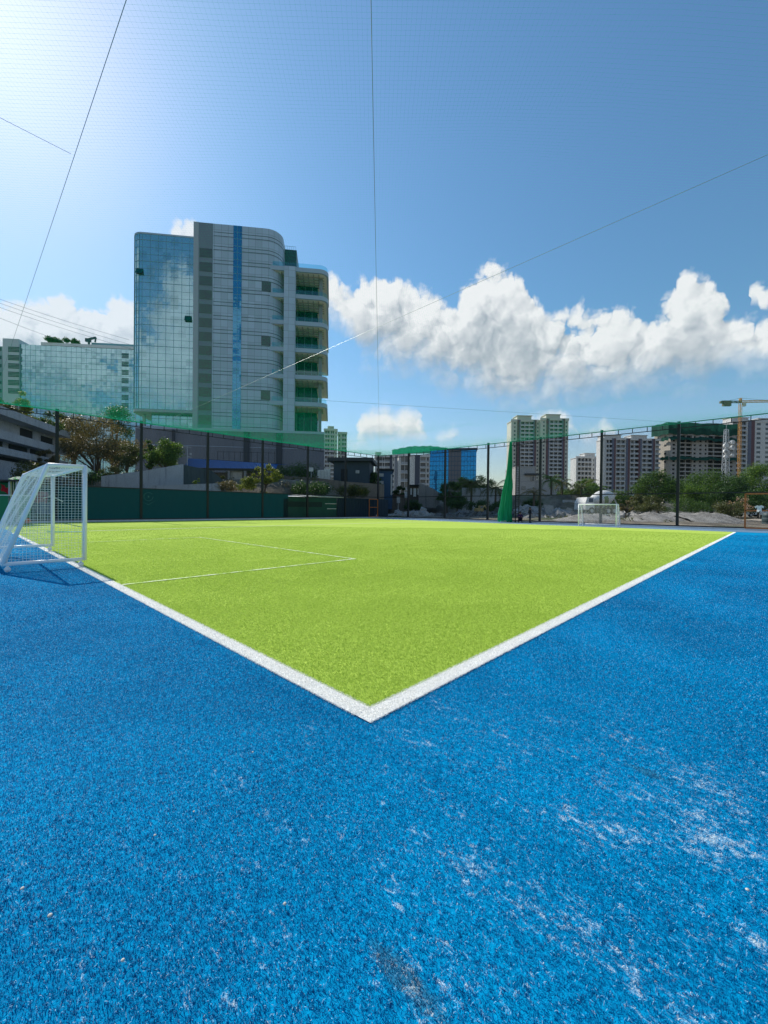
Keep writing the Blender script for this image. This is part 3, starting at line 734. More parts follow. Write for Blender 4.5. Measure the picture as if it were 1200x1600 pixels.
# ------------------------------------------------------------------ building helpers
class Bld:
    def __init__(s, name, label, cat, px, dep, beta=0.0, z=0.0, group=None):
        s.dep = dep; s.rz = YAW - pi/2 + RAD(beta); s.o = gp(px, dep, z)
        s.root = empty(name, label, cat, s.o, s.rz, group)
        s.ex = Vector((cos(s.rz), sin(s.rz), 0)); s.ey = Vector((-sin(s.rz), cos(s.rz), 0))
    def L(s, px, py, y=0.0):
        """image point -> local (x, z) on the plane local y"""
        d = ray(px, py); k = ((s.o + s.ey*y) - CAM).dot(s.ey)/d.dot(s.ey); P = CAM + d*k - s.o
        return P.dot(s.ex), P.z
    def X(s, px, y=0.0): return s.L(px, 780, y)[0]
    def Z(s, px, py, y=0.0): return s.L(px, py, y)[1]
def arc(cx, cy, r, a0, a1, n=10): return [(cx+r*cos(RAD(a0+(a1-a0)*i/n)), cy+r*sin(RAD(a0+(a1-a0)*i/n))) for i in range(n+1)]
def rounded(x0, x1, y0, y1, rl=0.0, rr=0.0):
    p = []
    p += arc(x0+rl, y0+rl, rl, 180, 270) if rl else [(x0, y0)]
    p += arc(x1-rr, y0+rr, rr, 270, 360) if rr else [(x1, y0)]
    return p + [(x1, y1), (x0, y1)]
def grow(poly, d):
    cx = sum(p[0] for p in poly)/len(poly); cy = sum(p[1] for p in poly)/len(poly); out = []
    n = len(poly)
    for i in range(n):
        a = Vector(poly[i-1]); b = Vector(poly[i]); c = Vector(poly[(i+1) % n])
        n1 = Vector((b.y-a.y, a.x-b.x)); n2 = Vector((c.y-b.y, b.x-c.x))
        nn = (n1.normalized()+n2.normalized()); out.append(tuple(b + nn.normalized()*d))
    return out
def many(root, name, proto_mb, mats, locs, limit=100, sub=None):
    """individual parts sharing one mesh; past the limit the rest go into one stuff part"""
    if not locs: return
    p = proto_mb.build(name, mats, root); p.location = locs[0]
    for l in locs[1:limit]: clone(p, root, l)
    if len(locs) > limit:
        mb = MB()
        for l in locs[limit:]:
            k = len(mb.v); mb.v += [(x+l[0], y+l[1], z+l[2]) for x, y, z in proto_mb.v]
            mb.f += [tuple(k+i for i in f) for f in proto_mb.f]; mb.mi += proto_mb.mi
        struct(mb.build(name, mats, root), 'stuff')

# ------------------------------------------------------------------ glass office tower
panel = panelmat('silver_grey_panel', (.39, .49, .595), 1.45, 1.51)
panel2 = pm('pale_edge_panel', (.34, .38, .42), .4, .05, .5)
groove = pm('panel_joint', (.10, .125, .155), .6, .1, 2)
tglass = glassmat('teal_facade_glass', (.52, .74, .82), (.06, .19, .24), .56, .012, .45, .075)
dglass = glassmat('dark_teal_glass', (.22, .45, .54), (.008, .045, .062), .04, .01, .6)
bglass = glassmat('blue_strip_glass', (.14, .38, .62), (.01, .09, .19), .5, .01, .5)
mull = pm('dark_mullion', (.19, .36, .43), .5, .1, 1)
beige = pm('beige_ceiling', (.88, .84, .66), .7, .06, .6)
slabm = pm('grey_fascia', (.35, .44, .53), .42, .06, .5)
wing = pm('stair_window', (.06, .075, .085), .3, .15, .6, spec=.6)
B = Bld('office_tower', 'tall teal glass and grey panel office tower with open balconies', 'office tower', 300, 90, 7.3, 0)
T = B.root
zt = B.Z(300, 346); x1 = B.X(437); xr = B.X(510); ztr = B.Z(470, 417.5); pod = B.Z(420, 676, -9)
poly = rounded(0, x1, 0, 16, 0, 3.4)
mb = MB(); mb.prism(poly, 0, zt); mb.build('panel_wall', panel, T)
g1 = grow(poly[:-1], .018) + [(0-.018, 16)]
FLH = 21.6*90/640
mb = MB(); z = zt - 1.9
while z > pod-1:
    for dz in (0, .78): mb.prism([(max(px_, B.X(331)), py_) for px_, py_ in g1], z-dz, z-dz+.15, cap=True)
    z -= FLH
struct(mb.build('panel_joints', groove, T), 'stuff')
mb = MB(); mb.box(.0, B.X(308), -.06, .0, 0, zt); mb.build('edge_panel', panel2, T)
mb = MB(); mb.box(B.X(308)+.01, B.X(330), -.03, .0, 0, zt-.02); mb.build('window_bay', pm('mid_grey_panel', (.17, .21, .26), .5, .06, .5), T)
zz = B.Z(320, 388); wd = B.X(329)-B.X(309.5)
pb = MB(); pb.box(0, wd, -.05, -.031, 0, FLH*.62); pb.box(wd*.5, wd*.5+.06, -.07, -.051, .02, FLH*.6); pb.box(-.04, wd+.04, -.10, -.031, -.09, -.01)
many(T, 'stair_window', pb, wing, [(B.X(309.5), 0, zz-FLH*.62-k*FLH) for k in range(13)])
mb = MB(); mb.box(B.X(362), B.X(375), -.08, 0, 0, zt-.03); st = mb.build('blue_glass_strip', bglass, T)
mb = MB(); z = zt-1.5
while z > pod: mb.box(B.X(362), B.X(375), -.10, -.081, z, z+.06); z -= FLH/2
mb.box(B.X(368.3), B.X(368.7), -.115, -.101, pod, zt-.05)
struct(mb.build('mullions', mull, st), 'stuff')
# curtain-wall volume
xg = B.X(202.5, .5); zgb = B.Z(250, 640, .5); zgt = B.Z(299, 372, .5)
gp_ = rounded(xg, -.02, .5, 16, 2.2, 0)
mb = MB(); mb.prism(gp_, zgb, zgt); cw = mb.build('curtain_wall', tglass, T)
mb = MB(); gg = grow(gp_[:-1], .05) + [(xg-.05, 16)]
z = zgb+.02; k = 0
while z < zgt-.1:
    mb.prism([(min(a, -.03), b) for a, b in gg], z, z+(.10 if k % 3 == 0 else .035)); z += FLH/2; k += 1
x = xg+2.3
while x < -.3: mb.box(x, x+.045, .44, .5, zgb+.03, zgt-.02); x += 1.63
for a in (190, 205, 222, 240, 256):
    cxp, cyp = xg+2.2+2.24*cos(RAD(a)), .5+2.2+2.24*sin(RAD(a)); mb.box(cxp-.035, cxp+.035, cyp-.035, cyp+.035, zgb+.03, zgt-.02)
struct(mb.build('mullions', mull, cw), 'stuff')
mb = MB(); mb.prism(grow(gp_, .08), zgt, zgt+.35); mb.build('parapet', slabm, T)
mb = MB(); mb.prism(grow(gp_, .10), zgb-.55, zgb-.005); mb.build('soffit', panel2, T)
for (px, py, w_, h_) in ((213, 428, 1.4, 1.2), (289, 502, 1.4, 1.2)):
    xx, z2 = B.L(px, py, .5); mb = MB(); mb.face([(xx, .42, z2+h_), (xx+w_, .42, z2+h_), (xx+w_, -.02, z2), (xx, -.02, z2)]); mb.box(xx-.05, xx+w_+.05, .40, .42, z2-.06, z2); mb.box(xx, xx+w_, .405, .425, z2, z2+h_, 1); mb.build('open_window', [dglass, wing], T)
mb = MB(); mb.box(B.X(236, 2.4), -.03, 2.4, 14, 0, zgb-.56); lg = mb.build('lower_glazing', tglass, T)
mb = MB(); x = B.X(236, 2.4)
while x < -.2: mb.box(x, x+.08, 2.33, 2.4, 8, zgb-.6); x += 1.5
z = 8.5
while z < zgb-.7: mb.box(B.X(236, 2.4), -.04, 2.34, 2.39, z, z+.07); z += 1.5
struct(mb.build('mullions', mull, lg), 'stuff')
for xx in (xg+1.6, xg+4.2):
    mb = MB(); mb.tube([(xx, 3.5, 0), (xx, 3.5, zgb-.56)], .35, 10); mb.build('column', panel2, T)
# balcony stack
clearm, t, out = newmat('clear_teal_glass'); gl = t.new('ShaderNodeBsdfGlossy'); t.put(gl.inputs[0], (.6, .85, .9, 1)); t.put(gl.inputs['Roughness'], .03)
tp_ = t.new('ShaderNodeBsdfTransparent'); t.put(tp_.inputs[0], (.55, .82, .86, 1)); mx = t.new('ShaderNodeMixShader'); t.put(mx.inputs[0], .10); t.l.new(tp_.outputs[0], mx.inputs[1]); t.l.new(gl.outputs[0], mx.inputs[2]); t.l.new(mx.outputs[0], out.inputs[0])
bp = rounded(x1-5.2, xr, .12, 16, 0, 2.0)
ztop = [B.Z(470, 417.5+42*k) for k in range(6)]; th = 6.6*90/640
for k, z in enumerate(ztop):
    mb = MB(); mb.prism(bp, z-th, z); s_ = mb.build('balcony_slab', slabm, T)
    mb = MB(); inner = grow(bp, -.45); mb.prism(inner, z-th-.05, z-th-.002); ce = mb.build('ceiling', beige, s_)
    mb = MB()
    for i in range(1, 10): xx = x1-2.5+i*(xr-x1+1.5)/10; mb.box(xx-.11, xx+.11, .7, 6.6, z-th-.22, z-th-.052)
    for i in range(1, 6): mb.box(x1-3.4, xr-1.0, .7+i*1.15-.08, .7+i*1.15+.08, z-th-.26, z-th-.054)
    struct(mb.build('ceiling_ribs', pm('ceiling_rib', (.42, .40, .31), .7, .05, 1) if k == 0 else bpy.data.materials['ceiling_rib'], s_), 'stuff')
    mb = MB(); rail = grow(bp, -.25)[:-2]; lo = grow(bp, -.29)[:-2]
    for i in range(len(rail)-1):
        a, b = rail[i], rail[i+1]
        mb.face([(a[0], a[1], z+.002), (b[0], b[1], z+.002), (b[0], b[1], z+1.05), (a[0], a[1], z+1.05)])
    mb.face([(rail[-1][0], rail[-1][1], z+.002), (rail[-1][0], 14, z+.002), (rail[-1][0], 14, z+1.05), (rail[-1][0], rail[-1][1], z+1.05)])
    mb.build('glass_balustrade', clearm, s_)
    zlow = (ztop[k+1] if k < 5 else pod)
    if k < 6:
        mb = MB(); mb.box(xr-2.1, xr-1.35, 2.2, 2.9, zlow+.003, z-th-.003); mb.build('column', pm('balcony_column', (.20, .23, .24), .5, .05, 1) if k == 0 else bpy.data.materials['balcony_column'], T)
        mb = MB(); mb.box(x1-3.0, xr-2.6, 5.9, 15.5, zlow+.003, z-th-.27); bw = mb.build('recessed_glazing', dglass, T)
        mb = MB(); xx = x1-2
        while xx < xr-2.7: mb.box(xx, xx+.09, 5.8, 5.9, zlow+.01, z-th-.3); xx += 1.7
        mb.box(x1-2.9, xr-2.7, 5.82, 5.9, zlow+2.4, zlow+2.5)
        struct(mb.build('mullions', mull, bw), 'stuff')
        if k % 2 == 0:
            mb = MB(); mb.box(x1-4.3, x1-2.3, -.02, 1.2, zlow+.04, zlow+2.2); mb.build('stair_window', wing, T)
mb = MB(); mb.box(B.X(441, -.1), B.X(459, -.1), -.1, 1.4, 0, ztop[0]+.001); mb.build('pier', panel, T)
xa, _ = B.L(433, 400, 6); xb, zb = B.L(463.5, 391, 6)
mb = MB(); mb.box(xa-1.5, xb, 6, 13, ztop[0], zb); mb.build('plant_room', pm('dark_teal_cladding', (.02, .075, .085), .4, .1, 1), T)
mb = MB()
for i in range(6): xx = x1+i*(xb-x1-.2)/5; mb.bar((xx, 6.2, zb), (xx, 6.2, zb+.9), .05)
mb.bar((x1, 6.2, zb+.9), (xb-.2, 6.2, zb+.9), .05); mb.build('roof_railing', mull, T)
# podium in front
pxl, pxr = B.X(211, -9), B.X(505.5, -9)
podm, t, out = newmat('dark_corrugated_cladding'); v = objvec(t)
c = t.mix(t.noise(t.vm('MULTIPLY', v, (.6, .6, .15)), 1.0, 4), (.14, .155, .185), (.21, .225, .26))
wv = t.new('ShaderNodeTexWave', wave_type='BANDS', bands_direction='X'); t.put(wv.inputs['Vector'], v); t.put(wv.inputs['Scale'], 1.1)
b_ = t.new('ShaderNodeBump'); t.put(b_.inputs['Strength'], .6); t.put(b_.inputs['Distance'], .1); t.put(b_.inputs['Height'], wv.outputs['Fac'])
t.l.new(principled(t, c, .55, 0, .4, b_.outputs[0]), out.inputs[0])
mb = MB(); mb.box(pxl, pxr, -9, -.2, -1, pod); mb.build('podium_wall', podm, T)
mb = MB(); mb.box(pxl-.1, pxr+.1, -9.1, -8.9, pod+.002, pod+.5); mb.build('podium_coping', slabm, T)
for (a, b) in ((380, 389), (431, 440), (268, 272)):
    mb = MB(); mb.box(B.X(a, -9.25), B.X(b, -9.25), -9.25, -9.001, -1, pod-.01); mb.build('pilaster', pm('dark_pilaster', (.045, .055, .07), .6, .1, 1) if a == 380 else bpy.data.materials['dark_pilaster'], T)
mb = MB(); mb.box(pxl, pxr, -9.06, -9.003, pod-3.15, pod-3.05); mb.build('ledge', slabm, T)

# ------------------------------------------------------------------ low glass building far left
B = Bld('glass_office_block', 'broad lower glass office block left of the tall tower', 'office block', 20, 190, 6.0, 0)
T = B.root; xl, xrr = B.X(6), B.X(262); zr_ = B.Z(100, 541); zl_ = B.Z(15, 530)
lglass = glassmat('pale_teal_glass', (.47, .68, .76), (.04, .15, .18), .66, .010, .25)
mb = MB(); mb.box(B.X(31), xrr, 0, 22, 0, zr_); cw = mb.build('curtain_wall', lglass, T)
mb = MB(); fh = 13.0*190/640/1.5
z = zr_-fh
while z > 4: mb.box(B.X(31), xrr, -.06, 0, z, z+.14); z -= fh
x = B.X(31)+2.2
while x < xrr: mb.box(x, x+.09, -.05, -.001, 4, zr_-.02); x += 2.2
struct(mb.build('mullions', mull, cw), 'stuff')
mb = MB(); mb.box(xl, B.X(31)-.01, -.8, 20, 0, zl_); mb.build('stair_core', pm('pale_concrete_core', (.52, .58, .60), .6, .08, .3), T)
lv = pm('dark_louvre', (.03, .07, .085), .5, .1, 1)
for (pa, pb_, y0_, n_, off) in ((12.5, 30, 541, 6, -.8), (189.5, 200, 551, 8, 0)):
    w_ = B.X(pb_, off)-B.X(pa, off); hh = 8.5*190/640; pbm = MB()
    for q_ in range(4): pbm.box(0, w_, off-.12, off-.02, q_*hh/4, q_*hh/4+hh*.17)
    many(T, 'louvre_window', pbm, lv, [(B.X(pa, off), 0, B.Z(pa, y0_+8.5+13*k, off)) for k in range(n_)])
mb = MB(); mb.box(B.X(64), xrr, -.3, .5, zr_+.002, B.Z(100, 536.5)); mb.build('parapet', pm('white_parapet', (.7, .72, .72), .6, .08, .3), T)
mb = MB(); mb.box(B.X(142, 2), xrr, 2, 12, zr_, B.Z(160, 536, 2)); mb.build('roof_deck', mull, T)
rt = MB(); xq, zq = B.L(139, 540, 1); zt2 = B.Z(139, 531, 1); xe, ze = B.L(150, 527.5, 1)
rt.bar((xq, 1, zr_), (xq, 1, zt2), .7); rt.bar((xq-1, 1, zt2), (xe, 1, ze), .8); rt.bar((xe, 1, ze), (xe-.4, 1, ze-2.2), .5); rt.box(xq-1.5, xq+.8, .5, 1.5, zt2-1, zt2+.6)
rt.build('cleaning_gantry', lv, T)
mb = MB()
mb.box(B.X(-12, 3), B.X(3, 3), 3, 20, 0, B.Z(0, 541, 3)); mb.build('side_wing', pm('grey_side_wing', (.25, .34, .37), .6, .1, .3), T)
pb = MB(); pb.box(0, B.X(2, 2.9)-B.X(-11, 2.9), 2.9, 2.98, 0, 1.6)
many(T, 'strip_window', pb, lv, [(B.X(-11, 2.9), 0, B.Z(0, 548+13*k, 2.9)) for k in range(8)])

# ------------------------------------------------------------------ terraced car-park building at the left edge
cpm = pm('weathered_concrete', (.44, .48, .52), .85, .22, .5, stain=.25, bump=.3)
dk = pm('dark_opening', (.02, .022, .026), .8, .1, 1)
dirv = (F0*cos(RAD(-16.2)) + R0*sin(RAD(-16.2)))
P1 = gp(93, 50, 0); rzc = math.atan2(dirv.y, dirv.x)
cp = empty('terraced_building', 'grey concrete terraced building with planted ledges behind the left fence', 'building', P1, rzc)
# local x runs along the wall (away), so the visible face is at local y = 0 looking towards -y; the block lies at +y
LEN = 30
for (z0, z1, y0, mt_) in ((9.3, 10.05, -1.1, cpm), (8.0, 9.3, .4, cpm), (7.2, 8.0, -.7, cpm), (6.4, 7.2, .5, cpm), (5.75, 6.4, -.9, cpm), (5.3, 5.75, .5, dk), (0, 5.3, -.3, cpm)):
    mb = MB(); mb.box(-LEN, 0, y0, 9, z0+.004, z1-.004); mb.build('parapet_band' if y0 < 0 else 'recessed_wall', mt_, cp)
for (a, b, z0, z1) in ((-7.6, -5.4, 8.12, 9.12), (-12.3, -10.7, 6.45, 7.15), (-9.4, -6.4, 6.45, 7.15), (-5.6, -2.5, 6.45, 7.15), (-3.5, -1, 8.2, 9.0), (-20, -17, 8.1, 9.1), (-16.5, -13.4, 6.45, 7.15)):
    mb = MB(); mb.box(a, b, .34, .49, z0, z1); mb.box(b+.05, b+.5, .30, .49, z0-.1, z1+.1, 1); mb.build('opening', [dk, panel2], cp)

# ------------------------------------------------------------------ retaining walls, sheds and clutter behind the left fence
wallc = pm('stained_concrete_wall', (.42, .455, .48), .88, .22, .5, stain=.45, bump=.35)
brownw = pm('brown_stained_wall', (.20, .17, .14), .9, .3, .5, stain=.4, bump=.4)
def wall(label, pts, thick, mt, name='concrete_wall', zb=-1.0):
    """pts: (px, depth, py top); a wall of even thickness under that top line"""
    mb = MB(); P = []
    for (px, dep, py) in pts:
        g = gp(px, dep, 0); P.append((g, zat(px, py, dep)))
    o = Vector((P[0][0].x, P[0][0].y, 0))
    for (a, za), (b, zb_) in zip(P, P[1:]):
        d = (b-a).normalized(); nn = Vector((-d.y, d.x, 0))*thick
        if nn.dot(F0) < 0: nn = -nn
        f = [a-o, b-o, b-o+nn, a-o+nn]; zz = [za, zb_, zb_, za]; k = len(mb.v)
        mb.v += [(p.x, p.y, zb) for p in f] + [(p.x, p.y, z) for p, z in zip(f, zz)]
        for q in ((0,3,2,1),(4,5,6,7),(0,1,5,4),(1,2,6,5),(2,3,7,6),(3,0,4,7)): mb.f.append(tuple(k+i for i in q)); mb.mi.append(0)
    w_ = mb.build(name, mt, loc=None); w_.location = o; return tag(w_, label, 'wall')
wall('pale stained concrete ramp wall behind the left fence, left of the blue roof', [(158, 43, 744), (225, 44, 735.5), (286, 45, 725)], .35, wallc)
wall('low grey wall running under the ramp wall towards the blue roofed shed', [(232, 42.5, 759), (345, 44, 755)], .3, wallc)
wall('dark stained wall sloping below the end of the ramp wall', [(286, 45.2, 726), (330, 46.5, 735), (350, 47, 752)], .3, pm('dark_wall', (.07, .10, .11), .9, .3, .6, stain=.4))
wall('long brown stained wall between the blue roofed shed and the dark shed', [(440, 52, 744), (490, 52.5, 746), (535, 53, 752), (600, 56, 757)], .4, brownw)
wall('short light wall beyond the palms behind the far fence', [(722, 62, 762), (790, 62, 763)], .3, pm('pale_wall', (.45, .47, .48), .85, .15, .5, stain=.3))
wall('low pale wall between the palms right of the grey house', [(880, 58, 781), (945, 58, 782)], .3, pm('pale_wall_two', (.42, .44, .45), .85, .15, .5, stain=.3))
# blue roofed shed
B = Bld('long_shed', 'long low shed with blue sheet roof behind the left fence', 'shed', 292, 50, 0, 4.0)
T = B.root; xw = B.X(432); ze = B.Z(300, 731); zr2 = B.Z(300, 716)
blu = pm('blue_roof_sheet', (.008, .075, .24), .85, .15, .8, spec=.05)
mb = MB(); x0_ = B.X(291); nrow = 90
for i in range(nrow):
    a, b = x0_+(xw-x0_)*i/nrow, x0_+(xw-x0_)*(i+1)/nrow; za = .03*(i % 2); zb_ = .03*((i+1) % 2); dz = -.022*i*.5*.6
    mb.face([(a, -.6, ze+dz*.35+za), (b, -.6, ze+dz*.35+zb_), (b, .5, zr2+dz+zb_), (a, .5, zr2+dz+za)])
    mb.face([(a, .5, zr2+dz+za), (b, .5, zr2+dz+zb_), (b, 5.5, zr2+.5+dz+zb_), (a, 5.5, zr2+.5+dz+za)])
mb.build('roof', blu, T)
mb = MB(); mb.box(x0_+.2, xw-.2, .3, 5.2, -3, ze-.5); mb.build('shed_wall', brownw, T)
mb = MB(); mb.box(x0_-.1, xw+.1, -.62, -.50, ze-.32, ze-.06); mb.build('eave_board', pm('dark_timber', (.05, .045, .04), .8, .2, 2), T)
for px in (300, 334, 360, 385, 412, 428):
    mb = MB(); mb.box(B.X(px)-.13, B.X(px)+.13, -.58, -.32, -3, ze-.33); mb.build('post', pm('grey_post', (.30, .29, .27), .8, .2, 2) if px == 300 else bpy.data.materials['grey_post'], T)
mb = MB(); mb.box(B.X(361), B.X(379), -.2, .29, -3, ze-.35); mb.build('pillar', pm('pale_render', (.50, .46, .40), .85, .2, .8, stain=.5), T)
mb = MB()
for px in range(335, 428, 9): mb.bar((B.X(px), .9, zr2-.3), (B.X(px), .9, zr2+1.0), .04)
mb.bar((B.X(335), .9, zr2+.95), (B.X(427), .9, zr2+.85), .04); mb.build('roof_railing', blk, T)
# white lamp pole + white sheets
def pole(label, px, dep, y0, y1, r, mt, name='pole', cat='pole', group=None):
    z0, z1 = zat(px, y1, dep), zat(px, y0, dep); mb = MB(); mb.tube([(0, 0, z0-1.5), (0, 0, z1)], [r*1.15, r*.8], 8)
    mb.lathe([(r*1.5, z0-.05), (r*1.5, z0+.1), (r, z0+.12)], 8); return mb, gp(px, dep, 0), z1
whm = pm('dirty_white_paint', (.68, .68, .65), .6, .15, 2)
gal = pm('galvanised_steel', (.38, .41, .43), .45, .15, 3, metal=.4)
mb, P, z1 = pole('', 292, 48.5, 697, 730, .05, gal); mb.bar((-.35, 0, z1-.1), (.45, 0, z1-.1), .05); mb.bar((0, 0, z1-1.2), (.5, 0, z1-1.3), .06); mb.box(.3, .5, -.06, .06, z1-1.0, z1-.8)
o = mb.build('aerial_pole', gal); o.location = P; tag(o, 'thin aerial pole at the left end of the blue roof', 'pole')
for (px, dep, a, b, lab) in ((161, 52, 678, 745, 'tall thin grey pole in front of the reddish tree'), (147, 47, 718, 745, 'short thin pole at the foot of the reddish tree'), (211, 58, 645, 700, 'slim pale pole between the reddish tree and the tower')):
    mb, P, z1 = pole('', px, dep, a, b, .05, gal); o = mb.build('pole', gal); o.location = P; tag(o, lab, 'pole')
B = Bld('panel_fence', 'white corrugated sheet fence beside the dark shed on the bank', 'fence', 497, 54, 0, 4)
mb = MB(); xa, xb = B.X(496), B.X(516); za, zb_ = B.Z(505, 747), B.Z(500, 734)
n_ = 24
for i in range(n_):
    a, b = xa+(xb-xa)*i/n_, xa+(xb-xa)*(i+1)/n_; ya, yb = .05*(i % 2), .05*((i+1) % 2); zt_ = zb_+ (.12 if i > 11 else -.02)
    mb.face([(a, ya, za-.5), (b, yb, za-.5), (b, yb, zt_), (a, ya, zt_)])
mb.build('sheet', whm, B.root)
for i in range(5): mb = MB(); xx = xa+(xb-xa)*i/4; mb.bar((xx, -.06, za-.5), (xx, -.06, zb_-.1), .05); mb.build('post', gal, B.root)
B = Bld('notice_board', 'small blank white board on a post beside the white sheet fence', 'board', 486, 53.5, 0, 3)
mb = MB(); xa, z0 = B.L(483, 736.5); xb, z1 = B.L(489.5, 730.5); mb.box(xa, xb, -.03, .03, z0, z1); mb.build('board', whm, B.root); mb = MB(); mb.bar(((xa+xb)/2, .05, 0), ((xa+xb)/2, .05, z1), .06); mb.build('post', gal, B.root)
# dark shed
shm = pm('dark_blue_cladding', (.035, .06, .085), .6, .15, .8, stain=.2)
B = Bld('dark_shed', 'dark blue flat roofed shed on the bank near the fence corner', 'shed', 520, 56, -4, 3)
T = B.root; xa, xb = B.X(521), B.X(577); zt_ = B.Z(530, 721)
mb = MB(); mb.box(xa, xb, 0, 6, -1, zt_); mb.build('shed_wall', shm, T)
mb = MB(); mb.box(xa-.75, xb+.5, -.8, 6.6, zt_+.002, zt_+.45); mb.build('roof', pm('dark_roof', (.04, .05, .06), .5, .15, 1), T)
mb = MB(); mb.box(xa+1.0, xa+1.9, -.03, .0, 0, zt_-1.0); mb.build('door', dk, T)
mb = MB(); mb.box(xb-1.9, xb-1.4, -.05, -.002, zt_-1.6, zt_-1.2); mb.build('wall_lamp', gal, T)
B = Bld('low_blue_shed', 'low blue walled hut right of the dark shed', 'hut', 591, 60, 0, 2)
T = B.root; xa, xb = B.X(591), B.X(613); zt_ = B.Z(600, 735)
mb = MB(); mb.box(xa, xb, 0, 5, -1, zt_); mb.build('hut_wall', pm('dull_blue_wall', (.03, .085, .17), .6, .2, .8), T)
mb = MB(); mb.box(xa-.2, xb+.2, -.3, 5.2, zt_+.002, zt_+.18); mb.build('roof', dk, T)
for zz_ in (.9, 2.0, 3.1): mb = MB(); mb.box(xa+.1, xa+.75, -.04, -.002, zt_-zz_, zt_-zz_+.45); mb.build('vent', gal, T)
mb = MB(); mb.box(xb-.25, xb-.1, -.05, -.002, zt_-3.6, zt_-.6); mb.build('downpipe', whm, T)
# green kiosk + hoarding hard behind the fence
B = Bld('green_hut', 'dark green sheet hut with pale tin roof edge behind the left fence', 'hut', 445, 41.2, 0, 0)
T = B.root; T.rotation_euler = (0, 0, 0); T.location = (21.0, YF+.55, 0)
ghm = pm('green_sheet_wall', (.005, .085, .062), .5, .25, .8)
mb = MB(); mb.box(0, 6.6, 0, 2.2, 0, 2.2); mb.build('hut_wall', ghm, T)
mb = MB(); mb.face([(-.5, -.3, 2.21), (3.2, -.3, 2.26), (3.2, 2.6, 2.45), (-.5, 2.6, 2.40)]); mb.face([(2.4, -.32, 2.33), (7.3, -.32, 2.30), (7.3, 2.6, 2.5), (2.4, 2.6, 2.52)]); mb.box(2.4, 7.3, -.36, -.325, 2.27, 2.335); mb.build('tin_roof', whm, T)
mb = MB(); mb.box(5.0, 6.58, -.04, -.002, 1.55, 1.62); mb.box(5.3, 6.58, -.03, -.001, 1.0, 1.08); mb.build('shelf', whm, T)
mb = MB(); mb.box(.3, 4.6, -.025, -.001, 1.2, 1.75); mb.build('hatch', pm('dark_hatch', (.003, .03, .03), .6, .2, 1), T)
hb = MB(); n_ = 60
for i in range(n_):
    a, b = i*.137, (i+1)*.137; ya, yb = .04*(i % 2), .04*((i+1) % 2); hb.face([(a, ya, 0), (b, yb, 0), (b, yb, 2.25), (a, ya, 2.25)])
o = hb.build('hoarding', pm('blue_black_hoarding', (.006, .028, .055), .5, .2, .8)); o.location = (27.7, YF+.5, 0); tag(o, 'blue black sheet hoarding between the green hut and the fence corner', 'hoarding')
# kiosk at left edge inside the fence, umbrella, cloths and ball
B = Bld('kiosk', 'green panelled kiosk with black roof at the left edge of the pitch', 'kiosk', 0, 23.6, 0, 0)
T = B.root; grn = pm('bright_green_panel', (.01, .20, .085), .5, .15, 1)
xa, xb = B.X(-40), B.X(15.5); za, zb_, zt_ = B.Z(5, 812), B.Z(5, 774.5), B.Z(5, 752)
mb = MB(); mb.box(xa, xb, 0, 1.4, 0, zb_); mb.build('counter', grn, T)
mb = MB(); mb.box(xa, xb+.05, -.06, 1.45, zb_+.002, zb_+.06); mb.build('counter_top', whm, T)
mb = MB(); mb.box(xa-.2, B.X(36), -.2, 1.7, zt_, zt_+.09); mb.build('roof', blk, T)
for xx in (xb-.1, xb+.32, xa+.1): mb = MB(); mb.box(xx, xx+.11, .0, .11, 0, zt_-.003); mb.build('post', gal, T)
mb = MB(); mb.box(xa, xb-.2, 1.35, 1.4, zb_+.08, zt_-.01); mb.build('back_panel', grn, T)
red = clothmat('red_cloth', (.62, .03, .05), .3)
mb = MB()
for i in range(8):
    for j in range(3):
        f = lambda i, j: (xb-1.0+i*.09, .5+.06*sin(i*1.3+j), zt_-.12-.12*j-.05*i-.04*sin(i*2))
        mb.face([f(i, j), f(i+1, j), f(i+1, j+1), f(i, j+1)])
o = mb.build('red_cloth', red); o.location = T.location; o.rotation_euler = T.rotation_euler; tag(o, 'crumpled red cloth hanging under the kiosk roof', 'cloth')
def parasol(label, px, py, dep, rad, ma, mb_mat):
    zc = zat(px, py, dep); r = empty('parasol', label, 'parasol', gp(px, dep, .0))
    mb = MB(); n = 16
    for (ri, zi, ro, zo, mi) in ((.02, 0, .55, -.12, 0), (.55, -.12, 1.0, -.34, 1)):
        for j in range(n):
            a0, a1 = 2*pi*j/n, 2*pi*(j+1)/n
            mb.face([(rad*ri*cos(a0), rad*ri*sin(a0), zc+zi*rad), (rad*ro*cos(a0), rad*ro*sin(a0), zc+zo*rad), (rad*ro*cos(a1), rad*ro*sin(a1), zc+zo*rad), (rad*ri*cos(a1), rad*ri*sin(a1), zc+zi*rad)], mi if j % 2 else 1-mi)
    mb.build('canopy', [ma, mb_mat], r, smooth=False); mb = MB(); mb.tube([(0, 0, 0), (0, 0, zc)], .025, 8); mb.build('pole', gal, r)
cg, cwht = clothmat('green_canvas', (.05, .38, .10), .4), clothmat('white_canvas', (.78, .80, .72), .4)
parasol('green and white parasol just above the kiosk roof', 29.5, 744.5, 24.6, .5, cg, cwht)
parasol('paler low parasol beside the green and white one', 21, 748.5, 24.2, .45, cwht, cg)
mb = MB(); mb.lathe([(0, -.17), (.10, -.14), (.165, -.05), (.17, .03), (.12, .12), (.05, .165), (0, .17)], 16)
o = mb.build('ball', pm('orange_ball', (.75, .16, .05), .5, .1, 5), smooth=True); o.location = gp(43, 24.6, .19); tag(o, 'orange ball on the turf seen through the goal net', 'ball')
